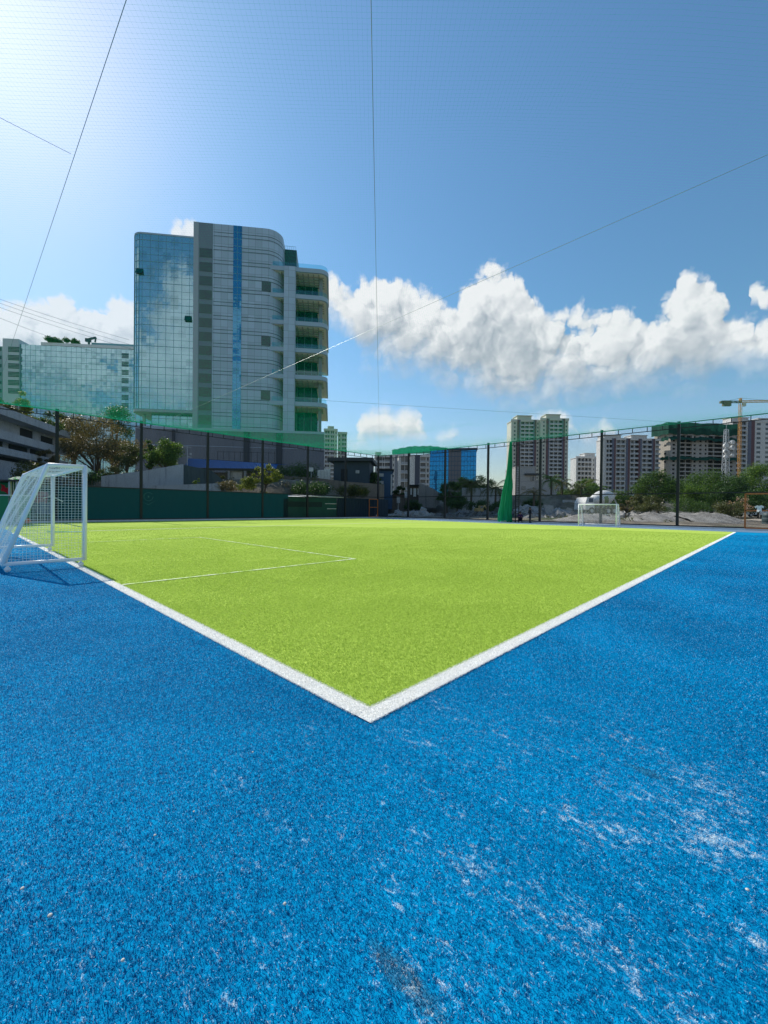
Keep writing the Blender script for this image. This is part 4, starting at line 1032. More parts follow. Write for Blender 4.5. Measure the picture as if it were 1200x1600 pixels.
def hung(label, px, py, s, col, nm, yoff=-.28):
    P = plane(px, py, 1, YF+yoff); mb = MB()
    for i in range(6):
        for j in range(5):
            f = lambda i, j: ((i-3)*s/6*(1+.12*sin(j)), .05*sin(i*1.5+j*.6), -(j)*s/5+.03*sin(i*2.1))
            mb.face([f(i, j), f(i+1, j), f(i+1, j+1), f(i, j+1)])
    o = mb.build('hanging_cloth', clothmat(nm, col, .3)); o.location = P; tag(o, label, 'cloth')
hung('dusty pink cloth hung on the dark screen behind the goal net', 63, 768, .75, (.42, .20, .26), 'pink_cloth')
hung('grey blue cloth hung low on the dark screen behind the goal net', 68, 784, .8, (.16, .24, .38), 'blue_cloth')
mb = MB(); mb.tube([(-.5, 0, 0), (-.1, 0, .16), (.3, 0, -.04), (.55, 0, -.2)], .035, 6); o = mb.build('white_strap', whm); o.location = plane(82, 779, 1, YF-.3); tag(o, 'white strap lying over the dark screen behind the goal net', 'strap')
P = gp(102, 17.6, .016); mb = MB(); mb.face([(-.75, -.08, 0), (.75, -.08, 0), (.75, .1, .012), (-.75, .1, .01)]); mb.box(-.7, .7, -.07, .08, .001, .018)
o = mb.build('sports_bib', clothmat('teal_cloth', (.05, .45, .38), .2)); o.location = P; o.rotation_euler = (0, 0, YAW-pi/2+.1); tag(o, 'teal cloth bib lying on the far touchline', 'bib')
# ------------------------------------------------------------------ far apartment towers
cwhite = pm('white_render', (.62, .62, .60), .8, .08, .15, stain=.12)
ccream = pm('cream_render', (.58, .58, .50), .8, .08, .15, stain=.1)
cgrey = pm('blue_grey_render', (.26, .29, .34), .8, .08, .15)
maroon = pm('maroon_stripe', (.15, .085, .092), .8, .1, .2)
indigo = pm('indigo_stripe', (.14, .155, .205), .8, .1, .2)
rawc = pm('raw_concrete', (.36, .35, .33), .9, .18, .12, stain=.3)
wglass, t, out = newmat('dark_window'); rr_ = t.m('FRACT', t.m('ADD', t.new('ShaderNodeObjectInfo').outputs['Random'], t.new('ShaderNodeNewGeometry').outputs['Random Per Island']))
c = t.mix(t.ramp(rr_, .55, 1.0), (.055, .065, .08), (.26, .26, .25)); t.l.new(principled(t, c, .15, 0, .6), out.inputs[0])
railm = pm('balcony_rail', (.36, .39, .42), .5, .15, .5)
def apartment(name, label, px0, px1, yt, yb, dep, beta, floors, bays, wallm, zb=0.0, depth=9, side=None, crown=True, bal_wall=None, rail=True, cat='apartment tower'):
    """bays: (kind, width, ...): W wall with a window column, B balcony bay, S stripe, P plain wall"""
    B = Bld(name, label, cat, px0, dep, beta, 0); T = B.root
    W = B.X(px1); H = B.Z((px0+px1)/2, yt); z0 = zb; fh = (H-z0)/floors; tot = sum(b[1] for b in bays); x = 0.0
    win, bal, wallmb = [], [], MB(); stripes = []; wsz = None; bsz = None
    for b in bays:
        kind, wd = b[0], b[1]*W/tot
        if kind == 'P': wallmb.box(x, x+wd, 0, 1.6, z0, H)
        elif kind == 'S':
            sm = MB(); sm.box(x, x+wd, -.5, 1.6, z0, H+1.2); stripes.append((sm, b[2]))
        elif kind == 'W':
            n = b[2] if len(b) > 2 else 1; ww = wd/n*.46; wsz = ww
            for i in range(n):
                xa = x+wd*i/n; wallmb.box(xa, xa+wd/n*.27, 0, 1.6, z0, H); wallmb.box(xa+wd/n*.27+ww, xa+wd/n, 0, 1.6, z0, H)
                for k in range(floors):
                    zf = z0+k*fh; wallmb.box(xa+wd/n*.27, xa+wd/n*.27+ww, .02, 1.6, zf, zf+fh*.32); wallmb.box(xa+wd/n*.27, xa+wd/n*.27+ww, .02, 1.6, zf+fh*.82, zf+fh)
                    win.append((xa+wd/n*.27, .35, zf+fh*.32, ww, fh*.5))
        elif kind == 'B':
            n = b[2] if len(b) > 2 else 2
            for k in range(floors):
                for i in range(n): bal.append((x+wd*i/n, 0, z0+k*fh, wd/n))
            wallmb.box(x, x+wd, 1.7, 1.9, z0, H)
        x += wd
    wallmb.box(0.02, W-.02, 1.9, depth, z0, H-.02)
    wl = wallmb.build('wall', [wallm, side or wallm], T)
    for sm, mt_ in stripes: sm.build('colour_band', mt_, T)
    def bysize(lst, idx):
        d = {}
        for l in lst: d.setdefault(tuple(round(v, 2) for v in l[idx]), []).append(l)
        return d
    lim_w = 100; lim_b = 100
    for key, ls in bysize(win, slice(3, 5)).items():
        p = MB().box(0, key[0], 0, .1, 0, key[1]); p.box(key[0]*.47, key[0]*.53, -.05, -.001, 0, key[1])
        ls.sort(key=lambda l: -l[2]); many(T, 'window', p, wglass, [l[:3] for l in ls], max(1, lim_w)); lim_w = max(0, lim_w-len(ls))
        if lim_w == 0: lim_w = 1
    for key, ls in bysize(bal, slice(3, 4)).items():
        wd = key[0]; p = MB(); bw = bal_wall or cwhite
        p.box(0, wd, -.55, 1.69, -.20, .20, 0); p.box(0, .26, -.56, 1.69, .201, fh-.201, 0)
        p.box(.27, wd-.01, 1.2, 1.69, .201, fh-.201, 1)
        if rail: p.box(.27, wd-.01, -.5, -.44, .201, fh*.34, 2)
        ls.sort(key=lambda l: -l[2]); many(T, 'balcony', p, [bw, wglass, railm], [l[:3] for l in ls], max(1, lim_b)); lim_b = max(0, lim_b-len(ls))
        if lim_b == 0: lim_b = 1
    mb = MB(); mb.box(-.3, W+.3, -.3, depth, H, H+.5); mb.box(-.3, W+.3, -.3, 0, H+.5, H+1.6); mb.build('parapet', wallm, T)
    if crown:
        r = random.Random(int(px0)); mb = MB()
        for f_ in crown if isinstance(crown, (list, tuple)) else ((.15, .42), (.58, .85)):
            mb = MB(); hh = r.uniform(2.6, 3.8); mb.box(W*f_[0], W*f_[1], 1, 9, H+.51, H+.5+hh); mb.box(W*f_[0]-.5, W*f_[1]+.5, .4, 9.5, H+.51+hh, H+.9+hh); mb.build('roof_room', wallm, T)
    return B, W, H, fh
tw = [('P', 1.0), ('W', 2.2, 1), ('P', .3), ('S', 1.0, maroon), ('S', .7, indigo), ('B', 7.5, 3), ('S', .7, indigo), ('S', 1.0, maroon), ('W', 2.0, 1), ('P', .2)]
B, W, H, fh = apartment('apartment_tower', 'pale left half of the twin apartment tower behind the grey house', 797, 842, 659, 770, 285, 2, 22, tw, ccream, 3, crown=((.22, .72),))
B, W, H, fh = apartment('apartment_tower', 'pale right half of the twin apartment tower behind the grey house', 842.5, 886.5, 657, 770, 284, 2, 22, tw, ccream, 3, crown=((.22, .72),))
apartment('apartment_tower', 'smallest far white apartment tower, between the twin tower and the maroon striped block', 899, 931, 716, 775, 340, 4, 11, [('P', .6), ('B', 4, 2), ('B', 4, 2), ('P', .5), ('W', 1.5, 1), ('S', .8, cgrey)], cwhite, 3, crown=((.45, .95),))
apartment('apartment_tower', 'narrow grey block end beside the smallest far tower', 931.5, 938, 718, 775, 348, 4, 11, [('W', 2, 2)], cgrey, 3, crown=False)
apartment('apartment_tower', 'wide white apartment block with four maroon stripes behind the trees', 941, 1030, 688, 778, 300, 3, 15,
          [('P', 1.4), ('B', 3.2, 2), ('S', 1.1, indigo), ('S', 1.0, maroon), ('B', 5.2, 2), ('P', .5), ('S', .9, indigo), ('S', 1.2, maroon), ('B', 4.6, 2), ('S', .9, maroon), ('S', 1.0, indigo), ('B', 5.4, 2), ('S', .7, indigo), ('S', 1.1, maroon), ('B', 3.0, 1)], cwhite, 2, crown=((.02, .32), (.5, .78)))
apartment('apartment_tower', 'white apartment tower with maroon stripes behind the crane at the right edge', 1141, 1265, 660, 780, 345, 3, 19,
          [('B', 5, 2), ('P', .5), ('S', 1.0, indigo), ('S', 1.2, maroon), ('W', 6, 2), ('P', .4), ('S', 1.2, maroon), ('S', 1.0, indigo), ('B', 6, 2), ('W', 4, 2), ('S', 1, maroon)], cwhite, 2, crown=((.0, .22), (.34, .62)))
apartment('apartment_tower', 'pale green apartment block just right of the tall office tower', 505.5, 526, 673, 760, 320, 8, 18, [('P', .5), ('B', 4, 2), ('P', .8), ('B', 3, 2), ('P', .8), ('W', 2, 1)], pm('pale_green_render', (.50, .56, .46), .8, .08, .15), 2, crown=((.3, .7),))
apartment('apartment_tower', 'pale green narrower apartment block, right one of the pair', 527, 541, 678, 760, 326, 8, 17, [('W', 2, 1), ('P', .5), ('B', 3, 2), ('P', .4)], pm('pale_green_render_two', (.47, .54, .46), .8, .08, .15), 2, crown=False)
dkb = pm('slate_blue_render', (.075, .085, .115), .8, .1, .15)
apartment('apartment_block', 'left white and slate apartment block beside the corner of the fences', 585, 616, 714, 772, 300, 3, 9, [('P', .6), ('B', 3.5, 2), ('B', 1.2, 1), ('B', 3, 1), ('S', 1.4, dkb), ('W', 1.4, 1)], cwhite, 2, cat='apartment block', crown=((.05, .3),))
apartment('apartment_block', 'middle white apartment block with dark tall openings', 622, 638.5, 713, 772, 296, 3, 6, [('P', 1.2), ('B', 5, 2), ('P', .3)], cwhite, 2, cat='apartment block', crown=False)
apartment('apartment_block', 'right slate and white apartment block with stacked white balconies', 640, 670.5, 714, 772, 292, 3, 9, [('P', 2.6), ('S', .3, cwhite), ('S', 3.2, dkb), ('B', 3.6, 1), ('P', .4), ('B', 1.6, 1), ('P', .4)], cwhite, 2, cat='apartment block', crown=False)
# blue glass building with green net on the roof
B = Bld('blue_office_block', 'wide bright blue glass office block with a green net over its roof', 'office block', 671, 350, -10, 0); T = B.root
bb1 = glassmat('bright_blue_glass', (.05, .34, .72), (.004, .12, .30), .55, .012, .2)
xs_ = [B.X(q) for q in (671, 700, 720, 743.5)]; H = B.Z(720, 703)
for a, b, mt_ in ((xs_[0], xs_[1]-.02, bb1), (xs_[1], xs_[2]-.02, pm('grey_stone_cladding', (.13, .14, .16), .7, .1, .2)), (xs_[2], xs_[3], bb1)):
    mb = MB(); mb.box(a, b, 0, 30, 0, H); mb.build('facade', mt_, T)
mb = MB(); z = 6
while z < H: mb.box(xs_[0], xs_[3], -.12, -.002, z, z+.35); z += 3.9
x = xs_[0]+2.6
while x < xs_[3]-.5: mb.box(x, x+.22, -.10, -.001, 5, H); x += 2.6
struct(mb.build('mullions', pm('navy_mullion', (.012, .06, .13), .5, .1, 1), T), 'stuff')
mb = MB(); mb.box(xs_[0]-.4, xs_[3]+.9, -.9, 30, H+.002, H+1.5); mb.build('roof_edge', pm('navy_edge', (.02, .05, .09), .5, .1, 1), T)
gnet2 = clothmat('green_scaffold_net', (.045, .26, .17), .35, .35, .35)
mb = MB(); n_ = 26; xl_ = B.X(612, 6)
for i in range(n_):
    for j in range(4):
        def f(i, j):
            fx = i/n_; x = xl_+(B.X(716, 6)-xl_)*fx; ht = B.Z(640, 697.5, 6)-H
            ht *= 1.0 if fx > .28 else (.35+.65*fx/.28); ht *= 1-.75*max(0, (fx-.6)/.4)
            return (x, 6+.3*sin(i*1.3)-.8*(j/4), H-2+(ht+2)*j/4+.3*sin(i*2.2)*(j/4))
        mb.face([f(i, j), f(i+1, j), f(i+1, j+1), f(i, j+1)])
mb.build('safety_net', gnet2, T)
mb = MB()
for i in range(9): xx = xl_+10+(B.X(716, 6)-xl_-10)*i/8; mb.tube([(xx, 6, H), (xx, 6, B.Z(640, 697.5, 6)+1.0-.7*i)], .12, 5)
struct(mb.build('scaffold_poles', gal, T), 'stuff')
mb = MB(); mb.box(xl_, xs_[0]-.02, 4, 30, 0, H-3); mb.build('facade', pm('grey_block_side', (.20, .22, .25), .7, .1, .2), T)

# concrete tower under construction
B = Bld('unfinished_tower', 'raw concrete tower under construction wrapped in green nets', 'building site', 1046, 300, 6, 0); T = B.root
W = B.X(1149); H = B.Z(1100, 668); fl = 21; fh = H/fl
cols = [('w', 8), ('p', 3), ('o', 15), ('w', 7), ('w', 7), ('w', 6), ('o', 14), ('o', 9), ('p', 2), ('w', 8), ('p', 2)]
tot = sum(c_[1] for c_ in cols); x = 0; wm = MB(); ow = []; opn = []
for kind, cw_ in cols:
    wd = W*cw_/tot
    if kind == 'p': wm.box(x, x+wd, 0, 1.5, 0, H)
    elif kind == 'w':
        wm.box(x, x+wd*.3, 0, 1.5, 0, H); wm.box(x+wd*.7, x+wd, 0, 1.5, 0, H)
        for k in range(fl): wm.box(x+wd*.3, x+wd*.7, .01, 1.5, k*fh, k*fh+fh*.34); wm.box(x+wd*.3, x+wd*.7, .01, 1.5, k*fh+fh*.8, (k+1)*fh); ow.append((x+wd*.3, .7, k*fh+fh*.34, round(wd*.4, 2)))
    else:
        for k in range(fl): wm.box(x, x+wd, -.2, 1.5, k*fh-.14, k*fh+.14); wm.box(x, x+wd, 0.02, .2, k*fh+.141, k*fh+.75); opn.append((x, 1.5, k*fh, round(wd, 2)))
        wm.box(x+wd*.48, x+wd*.53, .01, 1.4, 0, H)
    x += wd
wm.box(0, W, 1.7, 16, 0, H); wm.build('concrete_frame', rawc, T)
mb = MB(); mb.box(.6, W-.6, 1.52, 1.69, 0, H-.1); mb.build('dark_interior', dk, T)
mb = MB(); mb.box(-.05, -.002, .2, 15.5, 0, H-.05); mb.build('side_wall', pm('sunlit_raw_concrete', (.42, .39, .34), .9, .15, .12, stain=.2), T)  # lighter, warmer copy of the raw concrete: sunlight put into the colour
for k_, lst in (('window_opening', ow), ):
    lst.sort(key=lambda l: -l[2]); d = {}
    for l in lst: d.setdefault(l[3], []).append(l)
    left = 100
    for s_, ls in d.items():
        p = MB().box(0, s_, 0, .1, 0, fh*.46); many(T, k_, p, dk, [l[:3] for l in ls], max(1, left)); left -= len(ls)
for k in range(fl): 
    if k % 2 == 0: mb = MB(); mb.box(-.08, -.052, 4, 6, k*fh+1, k*fh+2.5); mb.box(-.08, -.052, 11, 13, k*fh+1, k*fh+2.5); mb.build('side_window', dk, T)
cnet = clothmat('dark_green_site_net', (.014, .085, .058), .3, .5, .5)
def netband(z0, z1, out, sag, nm='safety_net', x0=None, x1=None, y=-.8):
    mb = MB(); r = random.Random(int(z0*10)); n = 44; x0 = -2.5 if x0 is None else x0; x1 = W+.8 if x1 is None else x1
    ph = [r.uniform(0, 6) for _ in range(4)]
    def f(i, j, m=4):
        fx = i/n; x = x0+(x1-x0)*fx
        return (x, y-out*(j/m if out > 1 else 0)+.4*sin(i*.9+ph[0]), z0+(z1-z0)*(1-j/m)+sag*sin(fx*17+ph[1])*.4+.5*sin(fx*41+ph[2])*(j/m))
    for i in range(n):
        for j in range(4): mb.face([f(i, j), f(i+1, j), f(i+1, j+1), f(i, j+1)])
    ph2 = 16.5 if out <= 1 else 8
    for i in range(6):
        for j in range(4):
            g = lambda i, j: (x0+.2*sin(i*2), y+i*ph2/6, z0+(z1-z0)*(1-j/4)+.4*sin(i*1.9+j))
            mb.face([g(i, j), g(i+1, j), g(i+1, j+1), g(i, j+1)])
    mb.build(nm, cnet, T)
netband(H-5.5, H+3.0, .6, .6)
zq = B.Z(1100, 688); netband(zq-.8, zq+1.8, 2.4, 1.2)
zq = B.Z(1100, 718); netband(zq-.8, zq+1.5, 2.4, 1.0)
mb = MB(); r = random.Random(2)
for i in range(16): xx = W*i/15; mb.tube([(xx, -.3, H-1), (xx, -.3, H+3+r.random()*1.6)], .09, 5)
struct(mb.build('scaffold_poles', gal, T), 'stuff')
# tower crane
crm = pm('crane_yellow_paint', (.52, .27, .07), .6, .2, .6)
B = Bld('tower_crane', 'yellow tower crane rising behind the netted concrete tower', 'crane', 1153.5, 270, 0, 0); T = B.root
zj = B.Z(1153, 629.5)
def lattice(mb, a, b, s, step, r=.10):
    a = Vector(a); b = Vector(b); d = (b-a).normalized(); u = d.cross(ZU).normalized() if abs(d.z) < .9 else Vector((1, 0, 0)); v = d.cross(u).normalized(); L = (b-a).length
    cs = [u*s+v*s, u*s-v*s, -u*s-v*s, -u*s+v*s]
    for c_ in cs: mb.bar(a+c_, b+c_, r*2)
    k = 0; q = 0
    while q < L-step*.5:
        q2 = min(L, q+step)
        for i in range(4):
            c1, c2 = cs[i], cs[(i+1) % 4]
            if k % 2: c1, c2 = c2, c1
            mb.bar(a+d*q+c1, a+d*q2+c2, r*1.3); mb.bar(a+d*q+cs[i], a+d*q+cs[(i+1) % 4], r*1.2)
        q = q2; k += 1
mb = MB(); lattice(mb, (0, 0, 0), (0, 0, zj), .62, 2.0, .075); mb.build('mast', crm, T)
mb = MB(); lattice(mb, (-12.5, 0, zj+.6), (0, 0, zj+.6), .55, 1.6, .12); mb.build('counter_jib', pm('crane_dark', (.10, .085, .07), .6, .2, 1), T)
mb = MB(); lattice(mb, (0, 0, zj+.8), (44, 3, zj+2.8), .6, 1.8, .09); mb.build('jib', crm, T)
mb = MB(); mb.box(-11.5, -6.5, -.8, .8, zj-2.2, zj+1.3); mb.box(-13.5, -11.6, -.6, .6, zj-.4, zj+.9); mb.build('counterweight', pm('crane_ballast', (.16, .13, .10), .8, .2, .8), T)
mb = MB(); lattice(mb, (0, 0, zj), (0, 0, zj+3.2), .5, 1.1, .12); mb.build('tower_head', crm, T)
mb = MB(); mb.box(.9, 2.5, -1.6, -.2, zj-2.4, zj-.2); mb.build('cab', pm('crane_cab', (.55, .52, .45), .5, .1, 1), T)
mb = MB(); mb.tube([(0, 0, zj+3.2), (-9, 0, zj+1)], .07, 4); mb.tube([(0, 0, zj+3.2), (20, 1.4, zj+2.2)], .07, 4); mb.build('stay_cable', blk, T)
# telecom mast
B = Bld('telecom_mast', 'grey lattice telecom mast with white drum antennas in front of the concrete tower', 'mast', 1132.5, 150, 0, 0); T = B.root
zt_ = B.Z(1132, 671); mb = MB(); s0 = 1.15
n_ = 16
for i in range(n_):
    za, zb_ = zt_*i/n_, zt_*(i+1)/n_; sa, sb = s0*(1-.62*i/n_), s0*(1-.62*(i+1)/n_)
    for sx, sy in ((1, 1), (1, -1), (-1, -1), (-1, 1)):
        mb.bar((sx*sa, sy*sa, za), (sx*sb, sy*sb, zb_), .16)
        nx, ny = (sy, -sx); mb.bar((sx*sa, sy*sa, za), (nx*sb, ny*sb, zb_), .08); mb.bar((sx*sb, sy*sb, zb_), (nx*sb, ny*sb, zb_), .08)
mb.build('lattice_frame', gal, T)
for i, py in enumerate((692, 697, 701, 706, 712, 714, 699, 707)):
    z = B.Z(1132, py); sx = -1 if i % 2 else 1; mb = MB(); mb.tube([(sx*1.1, -.9, z), (sx*1.25, -1.7, z)], .75 if i < 4 else .55, 14); mb.bar((0, -.4, z), (sx*1.1, -.9, z), .1); mb.build('drum_antenna', whm, T)
mb = MB(); mb.tube([(0, 0, zt_), (0, 0, zt_+3)], .06, 5); mb.build('lightning_rod', gal, T)

# ------------------------------------------------------------------ nearer houses beyond the far fence
ren = pm('grey_house_render', (.40, .385, .37), .85, .1, .4, stain=.12)
B = Bld('grey_house', 'grey cubic house with stepped blocks behind the green curtain net', 'house', 806, 78, -4, 0); T = B.root
xa, xb, xc = B.X(806), B.X(836), B.X(889); zg = 3.0; z1, z2 = B.Z(815, 730), B.Z(850, 750.5)
mb = MB(); mb.box(xa, xb, 0, 9, zg, z1); mb.build('tall_block', ren, T)
mb = MB(); mb.box(xb+.004, xc, .8, 9, zg, z2); mb.build('low_block', ren, T)
mb = MB(); mb.box(xb-2.0, xb+.5, -.55, 3, B.Z(835, 742.5), B.Z(835, 740)); mb.build('canopy', pm('dark_canopy', (.06, .06, .065), .6, .1, 1), T)
for (a, b, c_, d, y) in ((809.5, 811.5, 743, 752, 0), (809.5, 811, 761, 766, 0), (814.5, 821, 759.5, 765, 0), (828, 830.5, 744, 750.5, 0), (831.5, 833.5, 744, 750.5, 0), (871, 873, 763, 775, .8)):
    mb = MB(); mb.box(B.X(a, y), B.X(b, y), y-.05, y-.002, B.Z((a+b)/2, d, y), B.Z((a+b)/2, c_, y)); mb.box(B.X(a, y)-.06, B.X(b, y)+.06, y-.1, y-.002, B.Z((a+b)/2, d, y)-.08, B.Z((a+b)/2, d, y)-.003); mb.build('window', wglass, T)
mb = MB()
for q in (741, 752, 763): mb.box(xa, xb-.01, -.006, 0, B.Z(815, q)-.03, B.Z(815, q)); mb.box(xb+.02, xc, .795, .8, B.Z(815, q)-.03-.02, B.Z(815, q)-.02) if q > 751 else None
struct(mb.build('wall_joints', groove, T), 'stuff')
mb = MB(); mb.box(xa-.05, xb+.05, -.05, 9.05, z1+.002, z1+.18); mb.build('parapet', ren, T); mb = MB(); mb.box(xb+.06, xc+.05, .75, 9.05, z2+.002, z2+.15); mb.build('parapet', ren, T)
B = Bld('dark_pavilion', 'low dark flat roofed pavilion right of the grey house', 'pavilion', 871, 82, 0, 3); T = B.root
mb = MB(); mb.box(B.X(866), B.X(885), -.8, 6, B.Z(875, 756), B.Z(875, 754)); mb.build('roof', pm('dark_slab_roof', (.08, .08, .085), .7, .1, 1), T)
mb = MB(); mb.box(B.X(869), B.X(882), 0, 5, 0, B.Z(875, 756.2)); mb.build('pavilion_wall', pm('pavilion_wall', (.16, .16, .17), .8, .15, .5), T)
mb = MB(); mb.box(B.X(870.5), B.X(873.5), -.05, -.002, 0, B.Z(872, 760)); mb.build('door', dk, T)
# ruined white-windowed house near the corner
ruin = pm('soot_stained_wall', (.27, .26, .25), .9, .3, .5, stain=.5, bump=.4)
B = Bld('ruined_house', 'half demolished grey house with a sloping broken wall and white windows', 'house', 630, 64, -6, 0); T = B.root
z1 = B.Z(635, 757); pts = [(654, 755), (659, 755.5), (674, 762), (687, 770), (687, 786), (681, 793), (654, 793)]
mb = MB(); P = [B.L(a, b, 0) for a, b in pts]; k = len(mb.v); n_ = len(P)
mb.v += [(x, 0, z) for x, z in P] + [(x, 2.5, z) for x, z in P]
mb.f += [tuple(range(n_))[::-1], tuple(range(n_, 2*n_))] + [(i, (i+1) % n_, n_+(i+1) % n_, n_+i) for i in range(n_)]; mb.mi = [0]*len(mb.f)
mb.build('broken_wall', ruin, T)
mb = MB(); mb.box(B.X(639), B.X(653.5), .2, 5, 0, B.Z(645, 759)); mb.build('house_wall', pm('brown_dark_wall', (.085, .075, .065), .9, .3, .6), T)
mb = MB(); mb.box(B.X(637), B.X(655), -.5, 5.2, B.Z(645, 759)+.01, B.Z(645, 757.5)); mb.build('roof', dk, T)
for (a, b, c_, d) in ((641, 643.5, 763, 773), (646, 650, 763, 776), (652.3, 655.5, 763, 773)):
    mb = MB(); mb.box(B.X(a, .15), B.X(b, .15), .10, .195, B.Z(648, d, .15), B.Z(648, c_, .15)); mb.box(B.X((a+b)/2, .15)-.04, B.X((a+b)/2, .15)+.04, .07, .099, B.Z(648, d, .15), B.Z(648, c_, .15), 1); mb.build('window', [pm('bright_curtain', (.62, .66, .66), .6, .1, 1) if a == 641 else bpy.data.materials['bright_curtain'], gal], T)
mb = MB(); mb.box(B.X(600), B.X(637.5), .5, 5, 0, B.Z(620, 775)); mb.build('outbuilding_wall', brownw, T)
mb = MB(); mb.box(B.X(632), B.X(636), .40, .495, B.Z(634, 778), B.Z(634, 768)); mb.build('window', bpy.data.materials['bright_curtain'], T)
mb = MB(); mb.box(B.X(599), B.X(631), .1, 5, B.Z(620, 775)+.01, B.Z(620, 773)); mb.build('roof', pm('rusty_roof', (.12, .075, .055), .8, .3, 1), T)
mb, P, z1 = pole('', 622, 58, 776, 802, .06, gal); mb.box(-.3, .35, -.05, .05, z1-.9, z1); o = mb.build('sign_pole', gal); o.location = P; tag(o, 'small pale board on a pole in front of the ruined house', 'sign')

# ------------------------------------------------------------------ heaps
sandm, t, out = newmat('grey_sand'); v = objvec(t)
c = t.mix(t.ramp(t.noise(v, 1.2, 7, .7), .3, .7), (.17, .16, .145), (.36, .345, .315))
b_ = t.new('ShaderNodeBump'); t.put(b_.inputs['Strength'], .8); t.put(b_.inputs['Distance'], .08); t.put(b_.inputs['Height'], t.noise(v, 6, 6, .75))
t.l.new(principled(t, c, .95, 0, .1, b_.outputs[0]), out.inputs[0])
def heap(name, label, cat, px0, px1, dep, prof_, depth, mt, seed=1, rough=.10, kind=None, zb=0.0):
    """prof_: (px, py) ridge line; the heap falls away on both sides of it"""
    r = random.Random(seed); mb = MB(); o = gp((px0+px1)/2, dep, zb); nu, nv = 90, 26
    def ridge(px):
        for (a, b), (c_, d) in zip(prof_, prof_[1:]):
            if a <= px <= c_: return b+(d-b)*(px-a)/(c_-a)
        return prof_[0][1] if px < prof_[0][0] else prof_[-1][1]
    ph = [r.uniform(0, 9) for _ in range(8)]
    for j in range(nv+1):
        fv = j/nv*2-1
        for i in range(nu+1):
            px = px0+(px1-px0)*i/nu; zr = max(0, zat(px, ridge(px), dep)-zb); g = gp(px, dep, 0)
            k = max(0, 1-abs(fv)**1.25*(1.02)); x = g + F0*(fv*depth*(.55+.45*min(1, zr)))
            nz = rough*(sin(px*.9+j*.8+ph[0])+.7*sin(px*2.1-j*1.3+ph[1])+.6*sin(px*.31+j*.37+ph[2])+.5*sin(px*4.2+j*2.9+ph[3]))*min(1, zr)*.6
            mb.v.append((x.x-o.x, x.y-o.y, max(-.1, zr*k*(1+.12*sin(px*.23+j*.5+ph[4])) + nz*(k > .03) - .1*(k < .05))))
    for j in range(nv):
        for i in range(nu): a = j*(nu+1)+i; mb.f.append((a, a+1, a+nu+2, a+nu+1)); mb.mi.append(0)
    ob = mb.build(name, mt, smooth=True); ob.location = o; tag(ob, label, cat)
    if kind: struct(ob, kind)
    return ob
heap('sand_heap', 'long grey sand heap behind the far fence, right of the truck', 'sand heap', 962, 1098, 36.5, [(962, 820), (978, 812), (990, 807), (1005, 803), (1015, 801), (1028, 803), (1046, 802), (1062, 801.5), (1080, 803), (1098, 806)], 3.2, sandm, 3, .05, zb=.2)
heap('sand_heap', 'sand heap right of the long one with a slope cut by a dark track', 'sand heap', 1060, 1166, 35, [(1060, 806), (1085, 803), (1100, 801.5), (1120, 803), (1136, 806), (1150, 813), (1166, 822)], 2.8, sandm, 8, .06, zb=.2)
heap('sand_heap', 'low smooth sand heap behind the small far goal', 'sand heap', 832, 975, 38, [(832, 822), (860, 814), (880, 809), (900, 805), (915, 802.5), (940, 804), (960, 810), (975, 820)], 3.0, sandm, 5, .03, zb=.2)
heap('dirt_heap', 'low pale dirt heap at the right end beyond the orange gate', 'dirt heap', 1130, 1230, 41, [(1130, 812), (1160, 812.5), (1190, 811), (1230, 812)], 3.0, pm('pale_dirt', (.38, .33, .26), .95, .2, 1.2, bump=.6), 9, .04, zb=.1)
rubm = pm('broken_concrete', (.34, .33, .31), .95, .35, 1.5, bump=.4)
rubd = pm('dark_rubble', (.13, .13, .125), .95, .35, 1.5, bump=.4)
def rubble(label, px0, px1, dep, prof_, depth, n, smin, smax, mt, seed):
    r = random.Random(seed); mb = MB(); o = gp((px0+px1)/2, dep, 0)
    def ridge(px):
        for (a, b), (c_, d) in zip(prof_, prof_[1:]):
            if a <= px <= c_: return b+(d-b)*(px-a)/(c_-a)
        return prof_[-1][1]
    base = []
    for _ in range(n):
        px = r.uniform(px0, px1); fv = r.uniform(-1, .5); zr = max(.05, zat(px, ridge(px), dep)); s = r.uniform(smin, smax)*(r.random()**1.5+.35)
        g = gp(px, dep, 0)+F0*(fv*depth)-o; z = zr*max(0, 1-abs(fv)**1.2)*r.uniform(.55, 1) - s*.2
        ax = Vector((r.gauss(0, 1), r.gauss(0, 1), r.gauss(0, 1))).normalized(); R = Matrix.Rotation(r.random()*6, 3, ax)
        dims = Vector((s*r.uniform(.7, 1.6), s*r.uniform(.5, 1.1), s*r.uniform(.3, .9))); k = len(mb.v)
        for q in ((-1,-1,-1),(1,-1,-1),(1,1,-1),(-1,1,-1),(-1,-1,1),(1,-1,1),(1,1,1),(-1,1,1)):
            p = R @ Vector([q[i]*dims[i]*r.uniform(.55, 1.1)/2 for i in range(3)]) + Vector((g.x, g.y, z)); mb.v.append(tuple(p))
        for q in ((0,3,2,1),(4,5,6,7),(0,1,5,4),(1,2,6,5),(2,3,7,6),(3,0,4,7)): mb.f.append(tuple(k+i for i in q)); mb.mi.append(0)
    ob = mb.build('rubble', mt); ob.location = o; struct(ob, 'stuff'); ob['label'] = label; ob['category'] = 'rubble'; return ob
rubble('heap of pale broken concrete beside the green curtain net', 806, 885, 48, [(806, 795), (820, 789), (840, 795), (860, 794), (885, 800)], 4.5, 650, .35, 1.3, rubm, 4)
rubble('low pale rubble in front of the ruined house', 606, 690, 54, [(606, 806), (625, 800), (640, 799), (655, 797), (672, 803), (690, 808)], 2.5, 420, .25, .9, rubm, 6)
